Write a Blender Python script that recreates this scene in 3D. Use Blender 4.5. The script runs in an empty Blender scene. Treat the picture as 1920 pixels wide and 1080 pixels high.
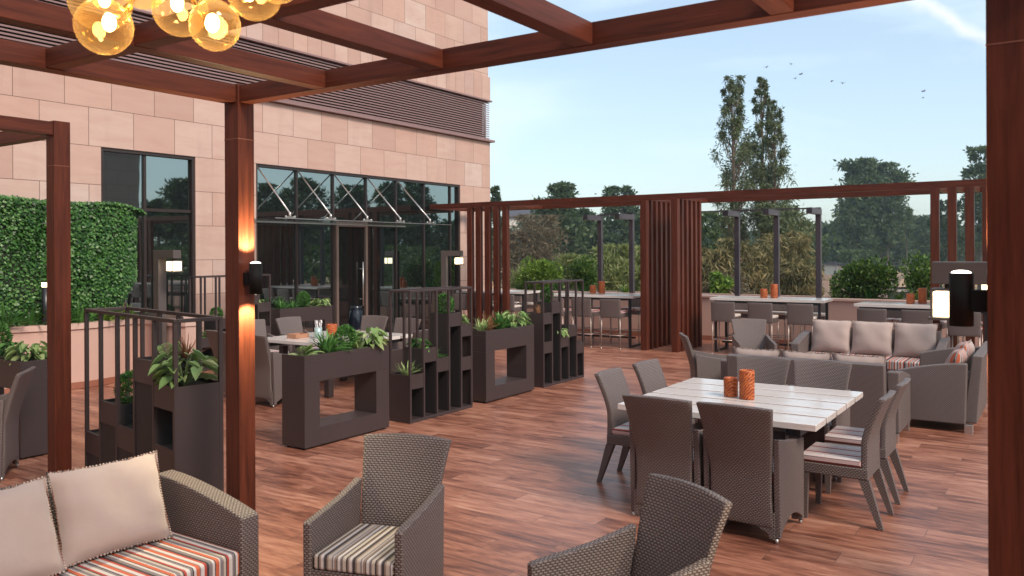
import bpy, bmesh, math, random
import numpy as np
from mathutils import Vector, Matrix
R = math.radians
rng = np.random.default_rng(7)
random.seed(7)
SC = bpy.context.scene
COL = SC.collection

# ------------------------------------------------------------------ camera
TH, RO, F, CY, H = 0.589834, -0.00462, 1546.7, 472.3, 1.95
fw = Vector((math.cos(TH), math.sin(TH), 0)); rt = Vector((math.sin(TH), -math.cos(TH), 0)); up = Vector((0, 0, 1))
r2 = rt*math.cos(RO) + up*math.sin(RO); u2 = r2.cross(fw)
cd = bpy.data.cameras.new('camera'); cam = bpy.data.objects.new('camera', cd); COL.objects.link(cam)
m = Matrix((r2, u2, -fw)).transposed().to_4x4(); m.translation = Vector((0, 0, H)); cam.matrix_world = m
cd.sensor_width = 36; cd.lens = F/1920*36; cd.shift_y = (CY-540)/1920
cd.clip_start = 0.05; cd.clip_end = 3000
cd.dof.use_dof = True; cd.dof.focus_distance = 8.5; cd.dof.aperture_fstop = 4.5
SC.camera = cam

# ------------------------------------------------------------------ world, sun, exposure
SUN_EL, SUN_AZ = R(42), R(-106)       # azimuth measured from +X, counter-clockwise
w = bpy.data.worlds.new("World"); SC.world = w; w.use_nodes = True
nt = w.node_tree; nt.nodes.clear()
out = nt.nodes.new('ShaderNodeOutputWorld'); bg = nt.nodes.new('ShaderNodeBackground')
sky = nt.nodes.new('ShaderNodeTexSky'); sky.sky_type = 'NISHITA'; sky.sun_disc = False
sky.sun_elevation = SUN_EL; sky.sun_rotation = R(90)-SUN_AZ
sky.air_density = 1.0; sky.dust_density = 1.6; sky.ozone_density = 1.6
tc = nt.nodes.new('ShaderNodeTexCoord'); mp = nt.nodes.new('ShaderNodeMapping'); mp.inputs['Scale'].default_value = (1, 1, 3.2)
mp.inputs['Rotation'].default_value = (0.15, 0.25, 0.6)
n1 = nt.nodes.new('ShaderNodeTexNoise'); n1.inputs['Scale'].default_value = 1.7; n1.inputs['Detail'].default_value = 7; n1.inputs['Roughness'].default_value = 0.52; n1.inputs['Distortion'].default_value = 0.7
cr = nt.nodes.new('ShaderNodeValToRGB'); cr.color_ramp.elements[0].position = 0.42; cr.color_ramp.elements[1].position = 0.64
cr.color_ramp.elements[0].color = (0.30, 0.30, 0.30, 1); cr.color_ramp.elements[1].color = (0.9, 0.9, 0.9, 1)
mx = nt.nodes.new('ShaderNodeMix'); mx.data_type = 'RGBA'; mx.inputs['B'].default_value = (4.75, 5.6, 5.75, 1)
nt.links.new(tc.outputs['Generated'], mp.inputs[0]); nt.links.new(mp.outputs[0], n1.inputs['Vector'])
nt.links.new(n1.outputs[0], cr.inputs[0]); nt.links.new(cr.outputs[0], mx.inputs['Factor'])
nt.links.new(sky.outputs[0], mx.inputs['A'])
def wdir(px, py): return (fw*F + r2*(px-960) + u2*(CY-py)).normalized()
ca_, cb_ = wdir(1690, -20), wdir(1870, 85); cn_ = ca_.cross(cb_).normalized(); cm_ = (ca_+cb_).normalized()
def wn(kind, **k):
    x = nt.nodes.new(kind)
    for a, c in k.items(): setattr(x, a, c)
    return x
def wm(op, a, c):
    x = wn('ShaderNodeMath', operation=op)
    for i, q in enumerate((a, c)):
        if isinstance(q, bpy.types.NodeSocket): nt.links.new(q, x.inputs[i])
        else: x.inputs[i].default_value = q
    return x.outputs[0]
def wdot(v):
    x = wn('ShaderNodeVectorMath', operation='DOT_PRODUCT'); nt.links.new(tc.outputs['Generated'], x.inputs[0]); x.inputs[1].default_value = v; return x.outputs['Value']
n2 = wn('ShaderNodeTexNoise'); n2.inputs['Scale'].default_value = 22; n2.inputs['Detail'].default_value = 6; nt.links.new(tc.outputs['Generated'], n2.inputs['Vector'])
dist = wm('ADD', wdot(cn_), wm('MULTIPLY', wm('SUBTRACT', n2.outputs[0], .5), .03))
band = wm('MAXIMUM', wm('SUBTRACT', 1.0, wm('DIVIDE', wm('ABSOLUTE', dist, 0), .009)), 0.0)
along = wm('MAXIMUM', wm('SUBTRACT', 1.0, wm('MULTIPLY', wm('SUBTRACT', 1.0, wdot(cm_)), 260.0)), 0.0)
mx2 = wn('ShaderNodeMix', data_type='RGBA'); mx2.inputs['B'].default_value = (5.6, 5.6, 5.7, 1)
nt.links.new(wm('MULTIPLY', wm('MULTIPLY', band, along), .7), mx2.inputs['Factor']); nt.links.new(mx.outputs['Result'], mx2.inputs['A']); nt.links.new(mx2.outputs['Result'], bg.inputs[0])
bg.inputs[1].default_value = 0.108
nt.links.new(bg.outputs[0], out.inputs[0])
sd = bpy.data.lights.new('sun', 'SUN'); sd.energy = 1.7; sd.angle = R(16); sd.color = (1.0, 0.86, 0.72)
so = bpy.data.objects.new('sun', sd); COL.objects.link(so)
sdir = Vector((math.cos(SUN_EL)*math.cos(SUN_AZ), math.cos(SUN_EL)*math.sin(SUN_AZ), math.sin(SUN_EL)))
so.rotation_euler = sdir.to_track_quat('Z', 'Y').to_euler(); so.location = sdir*50
vs = SC.view_settings; vs.view_transform = 'Standard'; vs.look = 'None'; vs.gamma = 1; vs.exposure = 0.95; vs.use_curve_mapping = False
try:
    SC.cycles.max_bounces = 6; SC.cycles.transparent_max_bounces = 12; SC.cycles.sample_clamp_indirect = 4
    SC.cycles.caustics_reflective = False; SC.cycles.caustics_refractive = False
except Exception: pass

# ------------------------------------------------------------------ materials
class NT:
    def __init__(s, name):
        s.m = bpy.data.materials.new(name); s.m.use_nodes = True; s.t = s.m.node_tree
        s.b = s.t.nodes['Principled BSDF']; s.o = s.t.nodes['Material Output']
    def n(s, typ, **kw):
        x = s.t.nodes.new(typ)
        for k, v in kw.items(): setattr(x, k, v)
        return x
    def l(s, a, b): s.t.links.new(a, b)
    def put(s, inp, v):
        if isinstance(v, bpy.types.NodeSocket): s.l(v, inp)
        else: inp.default_value = v
    def math(s, op, a, b=0.0, c=0.0, clamp=False):
        x = s.n('ShaderNodeMath', operation=op); x.use_clamp = clamp
        s.put(x.inputs[0], a); s.put(x.inputs[1], b)
        if op in ('MULTIPLY_ADD',): s.put(x.inputs[2], c)
        return x.outputs[0]
    def coord(s, which='Object'):
        return s.n('ShaderNodeTexCoord').outputs[which]
    def sep(s, v):
        x = s.n('ShaderNodeSeparateXYZ'); s.l(v, x.inputs[0]); return x.outputs
    def comb(s, x=0, y=0, z=0):
        c = s.n('ShaderNodeCombineXYZ'); s.put(c.inputs[0], x); s.put(c.inputs[1], y); s.put(c.inputs[2], z); return c.outputs[0]
    def scale(s, v, sc):
        c = s.n('ShaderNodeVectorMath', operation='MULTIPLY'); s.l(v, c.inputs[0]); c.inputs[1].default_value = sc; return c.outputs[0]
    def noise(s, v, scale=5, detail=4, rough=.55, dist=0):
        x = s.n('ShaderNodeTexNoise'); 
        if v is not None: s.l(v, x.inputs['Vector'])
        x.inputs['Scale'].default_value = scale; x.inputs['Detail'].default_value = detail
        x.inputs['Roughness'].default_value = rough; x.inputs['Distortion'].default_value = dist
        return x.outputs[0]
    def white(s, v):
        x = s.n('ShaderNodeTexWhiteNoise'); s.l(v, x.inputs['Vector']); return x.outputs['Value']
    def ramp(s, f, stops, const=False):
        x = s.n('ShaderNodeValToRGB'); e = x.color_ramp.elements
        if const: x.color_ramp.interpolation = 'CONSTANT'
        while len(e) < len(stops): e.new(0.5)
        for i, (p, c) in enumerate(stops): e[i].position = p; e[i].color = tuple(c)+(1,)
        s.l(f, x.inputs[0]); return x.outputs[0]
    def mix(s, f, a, b, typ='MIX'):
        x = s.n('ShaderNodeMix', data_type='RGBA', blend_type=typ)
        s.put(x.inputs['Factor'], f)
        for k, v in (('A', a), ('B', b)):
            if isinstance(v, tuple): v = v[:3]+(1,)
            s.put(x.inputs[k], v)
        return x.outputs['Result']
    def bump(s, h, strength=.3, dist=.01):
        x = s.n('ShaderNodeBump'); x.inputs['Strength'].default_value = strength; x.inputs['Distance'].default_value = dist
        s.l(h, x.inputs['Height']); s.l(x.outputs[0], s.b.inputs['Normal'])
    def cells(s, u, v, w, h, off=.5, mod=2):
        row = s.math('FLOOR', s.math('DIVIDE', v, h)); fv = s.math('FRACT', s.math('DIVIDE', v, h))
        mrow = s.math('FLOORED_MODULO', row, mod)
        uu = s.math('ADD', s.math('DIVIDE', u, w), s.math('MULTIPLY', mrow, off))
        return s.comb(s.math('FLOOR', uu), row, 0), s.math('FRACT', uu), fv
    def edge(s, fx, w, width):      # 1 inside a joint
        a = s.math('MULTIPLY', s.math('MINIMUM', fx, s.math('SUBTRACT', 1.0, fx)), w)
        return s.math('LESS_THAN', a, width)
    def set(s, col=None, rough=None, metal=None, **kw):
        if col is not None: s.put(s.b.inputs['Base Color'], col if not isinstance(col, tuple) else col[:3]+(1,))
        if rough is not None: s.put(s.b.inputs['Roughness'], rough)
        if metal is not None: s.put(s.b.inputs['Metallic'], metal)
        for k, v in kw.items(): s.put(s.b.inputs[k.replace('_', ' ')], v)
        return s.m

def simple(name, col, rough=.5, metal=0, var=.12, nscale=9, bump=0, **kw):
    t = NT(name); v = t.coord()
    f = t.noise(v, nscale, 5, .6)
    c = t.mix(f, tuple(x*(1-var) for x in col), tuple(min(1, x*(1+var)) for x in col))
    if bump: t.bump(t.noise(v, 60, 4, .6), bump, .004)
    r = t.math('ADD', t.math('MULTIPLY', f, .16), rough-.08)
    return t.set(c, r, metal, **kw)

def wood(name, c1, c2, axis_long, rough=.42):
    t = NT(name); v = t.coord()
    sc = [22, 22, 22]; sc[axis_long] = 1.1
    g = t.noise(t.scale(v, tuple(sc)), 1.6, 8, .62, .6)
    g2 = t.noise(t.scale(v, tuple(x*4 for x in sc)), 1.2, 4, .6)
    f = t.math('ADD', t.math('MULTIPLY', g, .75), t.math('MULTIPLY', g2, .25))
    c = t.ramp(f, [(.32, c1), (.5, tuple((a+b)/2 for a, b in zip(c1, c2))), (.68, c2)])
    t.bump(g2, .12, .002)
    return t.set(c, rough, Specular_IOR_Level=.22)
WC1, WC2 = (.046, .0115, .0065), (.135, .033, .017)
M_woodZ = wood('brown_wood_upright', WC1, WC2, 2); M_woodX = wood('brown_wood_x', WC1, WC2, 0); M_woodY = wood('brown_wood_y', WC1, WC2, 1)

def floor_mat():
    t = NT('wood_look_floor'); v = t.coord(); x, y, z = t.sep(v)
    ident, fu, fv = t.cells(y, x, 1.2, .2, .335, 3)
    rnd = t.white(ident)
    off = t.n('ShaderNodeVectorMath', operation='ADD'); t.l(t.scale(v, (1, 1, 1)), off.inputs[0])
    o2 = t.comb(t.math('MULTIPLY', rnd, 37.0), t.math('MULTIPLY', rnd, 91.0), 0); t.l(o2, off.inputs[1])
    p = off.outputs[0]
    g = t.noise(t.scale(p, (11, 1.5, 1)), 1.0, 8, .66, 1.5)
    g3 = t.noise(t.scale(p, (6, 1.3, 1)), 1.3, 6, .62, 1.2)
    ident2, _, fv2 = t.cells(y, x, .6, .0667, .37, 5)
    rnd2 = t.white(ident2)
    f = t.math('ADD', t.math('MULTIPLY', g, .5), t.math('ADD', t.math('MULTIPLY', g3, .42), t.math('MULTIPLY', rnd, .12)))
    f = t.math('ADD', f, t.math('MULTIPLY', t.math('SUBTRACT', rnd2, .5), .02))
    c = t.ramp(f, [(.34, (.070, .024, .017)), (.44, (.17, .060, .037)), (.53, (.31, .122, .075)), (.62, (.43, .200, .132)), (.76, (.55, .31, .22))])
    e = t.math('MAXIMUM', t.edge(fu, 1.2, .0022), t.edge(fv, .2, .0018))
    c = t.mix(t.math('MULTIPLY', e, .85), c, (.10, .055, .045))
    t.bump(t.math('SUBTRACT', t.math('MULTIPLY', g, .6), t.math('MULTIPLY', e, .8)), .18, .002)
    rr = t.math('ADD', t.math('MULTIPLY', g3, .22), .26)
    return t.set(c, rr, Specular_IOR_Level=.5)
M_floor = floor_mat()

def stone_mat(name, w, h, v0, u0, cols, joint=.005):
    t = NT(name); uv = t.sep(t.coord('UV'))
    ident, fu, fv = t.cells(t.math('SUBTRACT', uv[0], u0), t.math('SUBTRACT', uv[1], v0), w, h, .5, 2)
    rnd = t.white(ident)
    c = t.ramp(rnd, cols)
    v = t.coord()
    sh = t.n('ShaderNodeVectorMath', operation='ADD'); t.l(v, sh.inputs[0]); t.l(t.scale(t.comb(rnd, rnd, rnd), (30, 10, 17)), sh.inputs[1])
    mp = t.n('ShaderNodeMapping'); mp.inputs['Rotation'].default_value = (0, .45, 0); mp.inputs['Scale'].default_value = (.8, 1, 3.5); t.l(sh.outputs[0], mp.inputs[0])
    vein = t.noise(mp.outputs[0], 1.6, 6, .6, .8)
    c = t.mix(t.math('MULTIPLY', t.math('POWER', vein, 1.6), .85), c, (.42, .23, .18))
    c = t.mix(t.math('MULTIPLY', t.noise(v, 45, 3, .6), .12), c, (.25, .16, .14))
    stain = t.math('MULTIPLY', t.math('SUBTRACT', t.noise(t.scale(v, (2.2, 1, .35)), 1.0, 4, .6), .52, clamp=True), 1.2, clamp=True)
    c = t.mix(stain, c, (.30, .19, .16))
    e = t.math('MAXIMUM', t.edge(fu, w, joint), t.edge(fv, h, joint))
    c = t.mix(t.math('MULTIPLY', e, .9), c, (.13, .07, .055))
    t.bump(t.math('ADD', t.math('MULTIPLY', vein, .2), t.math('MULTIPLY', t.math('SUBTRACT', 1.0, e), .8)), .25, .006)
    return t.set(c, .62)
SCOL = [(0, (.49, .325, .27)), (.28, (.56, .38, .315)), (.5, (.61, .455, .395)), (.72, (.55, .36, .29)), (.88, (.63, .50, .44)), (1, (.50, .35, .31))]
M_stone = stone_mat('pink_sandstone', .745, .6, 3.635, .30, SCOL)
M_stone_n = stone_mat('pink_sandstone_narrow', .372, .62, 5.95, .30, SCOL)
SG = [(0, (.16, .14, .13)), (.5, (.22, .19, .17)), (1, (.28, .23, .20))]
M_stone_g = stone_mat('grey_stone', 1.5, .9, 0, 0, SG, .012)
M_plaster = simple('pink_render', (.53, .34, .28), .7, var=.06, nscale=2.5, bump=.15)
M_cap = simple('pink_stone_cap', (.56, .38, .32), .5, var=.08, nscale=8)
M_skirting = simple('brown_skirting_tile', (.28, .11, .07), .4, var=.2)

def wicker_mat():
    t = NT('taupe_wicker'); uv = t.sep(t.coord('UV'))
    _, fu, fv = t.cells(uv[0], uv[1], .0235, .0118, .5, 2)
    a = t.math('SINE', t.math('MULTIPLY', fu, math.pi)); b = t.math('SINE', t.math('MULTIPLY', fv, math.pi))
    h = t.math('MULTIPLY', t.math('POWER', a, .7), t.math('POWER', b, .6))
    c = t.ramp(h, [(0.05, (.022, .014, .013)), (.42, (.108, .079, .073)), (1, (.24, .190, .180))])
    big = t.noise(t.coord(), 3.5, 4, .6)
    c = t.mix(t.math('MULTIPLY', big, .25), c, (.13, .095, .088))
    t.bump(h, .8, .005)
    return t.set(c, .5)
M_wicker = wicker_mat()

def stripes(name, cols, period):
    t = NT(name); uv = t.sep(t.coord('UV'))
    fr = t.math('FRACT', t.math('DIVIDE', uv[0], period))
    tot = sum(x for x, _ in cols); p = 0; st = []
    for wd, c in cols: st.append((p/tot, c)); p += wd
    c = t.ramp(fr, st, True)
    v = t.coord('UV'); weave = t.noise(t.scale(v, (900, 900, 1)), 1, 1, .5)
    c = t.mix(t.math('MULTIPLY', weave, .12), c, (.2, .18, .17))
    t.bump(weave, .1, .001)
    return t.set(c, .85)
cr_, ta, bk, gy, wh, rd, og, mr = (.46, .39, .33), (.25, .175, .135), (.028, .022, .025), (.19, .16, .165), (.56, .50, .48), (.40, .045, .028), (.50, .10, .04), (.22, .03, .03)
M_str_tan = stripes('brown_striped_fabric', [(3, bk), (2, ta), (4, cr_), (2, gy), (1, wh), (3, ta), (1, bk), (3, wh), (2, gy), (1, bk), (4, cr_), (2, bk), (2, ta), (3, wh), (1, gy)], .155)
M_str_red = stripes('red_striped_fabric', [(3, wh), (2, rd), (2, bk), (3, gy), (2, wh), (1, bk), (3, og), (1, wh), (3, gy), (2, cr_), (1, bk), (2, rd), (3, wh), (2, gy), (1, bk), (2, wh), (3, og), (1, gy)], .24)
wp = (.68, .60, .59)
M_str_din = stripes('maroon_striped_fabric', [(4, wp), (1, gy), (3, wp), (1, mr), (2, wp), (1, gy), (4, (.62, .45, .45)), (1, bk), (3, rd), (1, bk), (3, wp), (1, gy), (2, wp), (1, mr)], .165)

def fabric(name, col):
    t = NT(name); v = t.coord(); uvw = t.noise(t.scale(v, (700, 700, 700)), 1, 2, .5)
    c = t.mix(t.noise(v, 7, 4, .6), tuple(x*.92 for x in col), tuple(x*1.06 for x in col))
    t.bump(t.math('ADD', t.math('MULTIPLY', uvw, .12), t.noise(v, 9, 3, .5, .6)), .25, .012)
    return t.set(c, .9, Sheen_Weight=.25)
M_beige = fabric('beige_fabric', (.41, .315, .285))
M_beige_l = fabric('cream_fabric', (.66, .58, .52))
M_fringe = stripes('pompom_trim', [(1, bk), (1, cr_), (1, (.2, .08, .05)), (2, (.5, .38, .33))], .036)
M_beamj = simple('pale_joint_line', (.20, .07, .04), .5)
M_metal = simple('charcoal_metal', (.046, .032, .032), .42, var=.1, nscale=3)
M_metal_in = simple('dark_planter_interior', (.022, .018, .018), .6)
M_black = simple('black_metal', (.018, .018, .022), .35, var=.1)
M_matt = simple('matt_black_metal', (.010, .009, .009), .7, Specular_IOR_Level=.15)
M_postm = simple('slate_painted_steel', (.058, .048, .060), .45, var=.08)
M_silver = simple('brushed_silver', (.55, .52, .50), .3, .9, var=.08)
M_stoolm = simple('champagne_metal', (.40, .33, .29), .35, .5, var=.08)
M_brass = simple('brass', (.75, .42, .12), .25, 1.0)
M_soil = simple('soil', (.045, .03, .02), .95, var=.4, nscale=40, bump=.6)
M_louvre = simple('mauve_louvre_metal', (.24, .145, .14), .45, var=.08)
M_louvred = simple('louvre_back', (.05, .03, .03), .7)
M_bronze = simple('bronze_window_frame', (.045, .032, .030), .35, .3)
M_doorf = simple('brown_door_frame', (.20, .14, .12), .35, .3)
M_lampbody = simple('taupe_lamp_metal', (.085, .068, .064), .5, var=.08, nscale=4)
M_tin = simple('pale_blue_tin', (.38, .52, .50), .35, .2)
M_vase = simple('dark_blue_glazed_ceramic', (.006, .009, .016), .15)
M_napkin = simple('white_napkin', (.75, .72, .72), .8)
M_wicktray = simple('woven_tray', (.40, .20, .12), .7)

def white_table():
    t = NT('whitewashed_table_wood'); v = t.coord()
    g = t.noise(t.scale(v, (30, 2.2, 30)), 1.3, 6, .6, .4)
    c = t.ramp(g, [(.3, (.64, .55, .50)), (.6, (.76, .70, .67)), (.8, (.82, .77, .75))])
    t.bump(g, .08, .002)
    return t.set(c, .22, Specular_IOR_Level=.6, Coat_Weight=.35, Coat_Roughness=.08)
M_white = white_table()

def candle_mat():
    t = NT('amber_marbled_lantern'); v = t.coord()
    g = t.noise(v, 14, 5, .6, 2.2)
    w_ = t.n('ShaderNodeTexWave'); w_.inputs['Scale'].default_value = 22; w_.inputs['Distortion'].default_value = 5; w_.bands_direction = 'DIAGONAL'; t.l(v, w_.inputs[0])
    c = t.ramp(t.math('ADD', t.math('MULTIPLY', g, .75), t.math('MULTIPLY', w_.outputs['Fac'], .25)), [(.3, (.10, .018, .006)), (.5, (.42, .085, .018)), (.72, (.62, .19, .04))])
    t.bump(w_.outputs['Fac'], .4, .004)
    return t.set(c, .45, Subsurface_Weight=.15)
M_candle = candle_mat()

def glass_win():
    t = NT('dark_reflective_glass')
    d = t.n('ShaderNodeBsdfDiffuse'); d.inputs[0].default_value = (.010, .012, .012, 1)
    g = t.n('ShaderNodeBsdfGlossy'); g.inputs['Color'].default_value = (.62, .74, .76, 1); g.inputs['Roughness'].default_value = .015
    nz = t.noise(t.coord(), .9, 2, .5)
    b = t.n('ShaderNodeBump'); b.inputs['Strength'].default_value = .05; b.inputs['Distance'].default_value = .02; t.l(nz, b.inputs['Height']); t.l(b.outputs[0], g.inputs['Normal'])
    lw = t.n('ShaderNodeLayerWeight'); lw.inputs[0].default_value = .35
    mxs = t.n('ShaderNodeMixShader'); t.l(t.math('ADD', t.math('MULTIPLY', lw.outputs['Fresnel'], .5), .42, clamp=True), mxs.inputs[0])
    t.l(d.outputs[0], mxs.inputs[1]); t.l(g.outputs[0], mxs.inputs[2]); t.l(mxs.outputs[0], t.o.inputs[0])
    return t.m
M_glass = glass_win()
def thin_glass(name, tint, base, glossy=(.9, .9, .9)):
    t = NT(name)
    a = t.n('ShaderNodeBsdfTransparent'); a.inputs[0].default_value = tint+(1,)
    g = t.n('ShaderNodeBsdfGlossy'); g.inputs['Color'].default_value = glossy+(1,); g.inputs['Roughness'].default_value = .04
    lw = t.n('ShaderNodeLayerWeight'); lw.inputs[0].default_value = .3
    mxs = t.n('ShaderNodeMixShader'); t.l(t.math('ADD', t.math('MULTIPLY', lw.outputs['Facing'], .55), base, clamp=True), mxs.inputs[0])
    t.l(a.outputs[0], mxs.inputs[1]); t.l(g.outputs[0], mxs.inputs[2]); t.l(mxs.outputs[0], t.o.inputs[0])
    return t.m
M_doorglass = simple('dark_door_glass', (.008, .008, .008), .05, Specular_IOR_Level=.9)
M_canopy = thin_glass('clear_canopy_glass', (.93, .96, .96), .02)
def amber_mat():
    t = NT('amber_globe_glass')
    a = t.n('ShaderNodeBsdfTransparent'); a.inputs[0].default_value = (1, .90, .68, 1)
    d = t.n('ShaderNodeBsdfTranslucent'); d.inputs[0].default_value = (.95, .62, .26, 1)
    g = t.n('ShaderNodeBsdfGlossy'); g.inputs['Color'].default_value = (1, .85, .6, 1); g.inputs['Roughness'].default_value = .05
    lw = t.n('ShaderNodeLayerWeight'); lw.inputs[0].default_value = .3
    m1 = t.n('ShaderNodeMixShader'); m2 = t.n('ShaderNodeMixShader')
    t.l(t.math('ADD', t.math('MULTIPLY', lw.outputs['Facing'], .30), .05), m1.inputs[0]); t.l(a.outputs[0], m1.inputs[1]); t.l(d.outputs[0], m1.inputs[2])
    t.l(t.math('ADD', t.math('MULTIPLY', lw.outputs['Facing'], .18), .04), m2.inputs[0]); t.l(m1.outputs[0], m2.inputs[1]); t.l(g.outputs[0], m2.inputs[2])
    t.l(m2.outputs[0], t.o.inputs[0]); return t.m
M_amber = amber_mat()
def emit(name, col, s):
    t = NT(name); return t.set(col, .5, Emission_Color=col[:3]+(1,), Emission_Strength=s)
M_lit = emit('lit_lantern_panel', (1, .80, .50), 2.6)
M_litw = emit('lit_lens', (1, .93, .85), 4.0)
M_bulb = emit('glowing_bulb', (1, .72, .36), 30.0)

def leaf_mat(name, cols, trans=.35, rough=.5, clump=1.2):
    t = NT(name)
    g = t.n('ShaderNodeNewGeometry'); rnd = g.outputs['Random Per Island']
    nz = t.noise(t.coord(), clump, 3, .6)
    f = t.math('ADD', t.math('MULTIPLY', rnd, .6), t.math('MULTIPLY', nz, .4))
    c = t.ramp(f, [(.12+.76*i/(len(cols)-1), k) for i, k in enumerate(cols)])
    tr = t.n('ShaderNodeBsdfTranslucent'); t.l(c, tr.inputs[0])
    t.set(c, rough, Specular_IOR_Level=.35)
    mxs = t.n('ShaderNodeMixShader'); mxs.inputs[0].default_value = trans
    t.l(t.b.outputs[0], mxs.inputs[1]); t.l(tr.outputs[0], mxs.inputs[2]); t.l(mxs.outputs[0], t.o.inputs[0])
    return t.m
L_hedge = leaf_mat('hedge_leaves', [(.010, .030, .008), (.030, .095, .020), (.07, .20, .04), (.20, .34, .12)], .25, .35, 3)
L_box = leaf_mat('boxwood_leaves', [(.018, .045, .010), (.04, .10, .018), (.09, .18, .03), (.24, .32, .07)], .35, .4, 3)
L_dark = leaf_mat('dark_leaves', [(.030, .055, .026), (.065, .105, .045), (.14, .19, .075)], .4, .5, .12)
L_mid = leaf_mat('mid_green_leaves', [(.04, .07, .026), (.075, .12, .04), (.14, .19, .065)], .35, .5, .3)
L_gum = leaf_mat('gum_leaves', [(.05, .07, .03), (.10, .13, .055), (.20, .23, .11)], .3, .5, .4)
L_brown = leaf_mat('brown_twiggy_leaves', [(.08, .065, .04), (.145, .115, .07), (.24, .18, .11)], .3, .6, .3)
L_dry = leaf_mat('dry_olive_leaves', [(.06, .07, .028), (.17, .15, .062), (.36, .28, .13)], .3, .6, .5)
L_lime = leaf_mat('lime_leaves', [(.05, .11, .02), (.14, .25, .035), (.32, .44, .07)], .35, .45, 2)
L_reed = leaf_mat('reedy_leaves', [(.12, .17, .055), (.23, .28, .095), (.40, .41, .19)], .4, .5, .6)
L_plant = leaf_mat('planter_leaves', [(.03, .10, .022), (.07, .19, .04), (.15, .32, .07)], .25, .38, 6)
L_pale = leaf_mat('pale_variegated_leaves', [(.14, .26, .08), (.30, .42, .15), (.50, .55, .27)], .3, .4, 6)
L_rust = leaf_mat('rusty_leaves', [(.22, .06, .04), (.34, .14, .07), (.25, .2, .08)], .3, .5, 6)
M_bark = simple('bark', (.16, .115, .085), .9, var=.35, nscale=12, bump=.5)
M_bark_d = simple('dark_bark', (.06, .045, .035), .9, var=.35, nscale=12, bump=.5)
M_stem = simple('green_stem', (.10, .14, .05), .6)
M_bird = simple('grey_feathers', (.10, .10, .11), .7)

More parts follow.
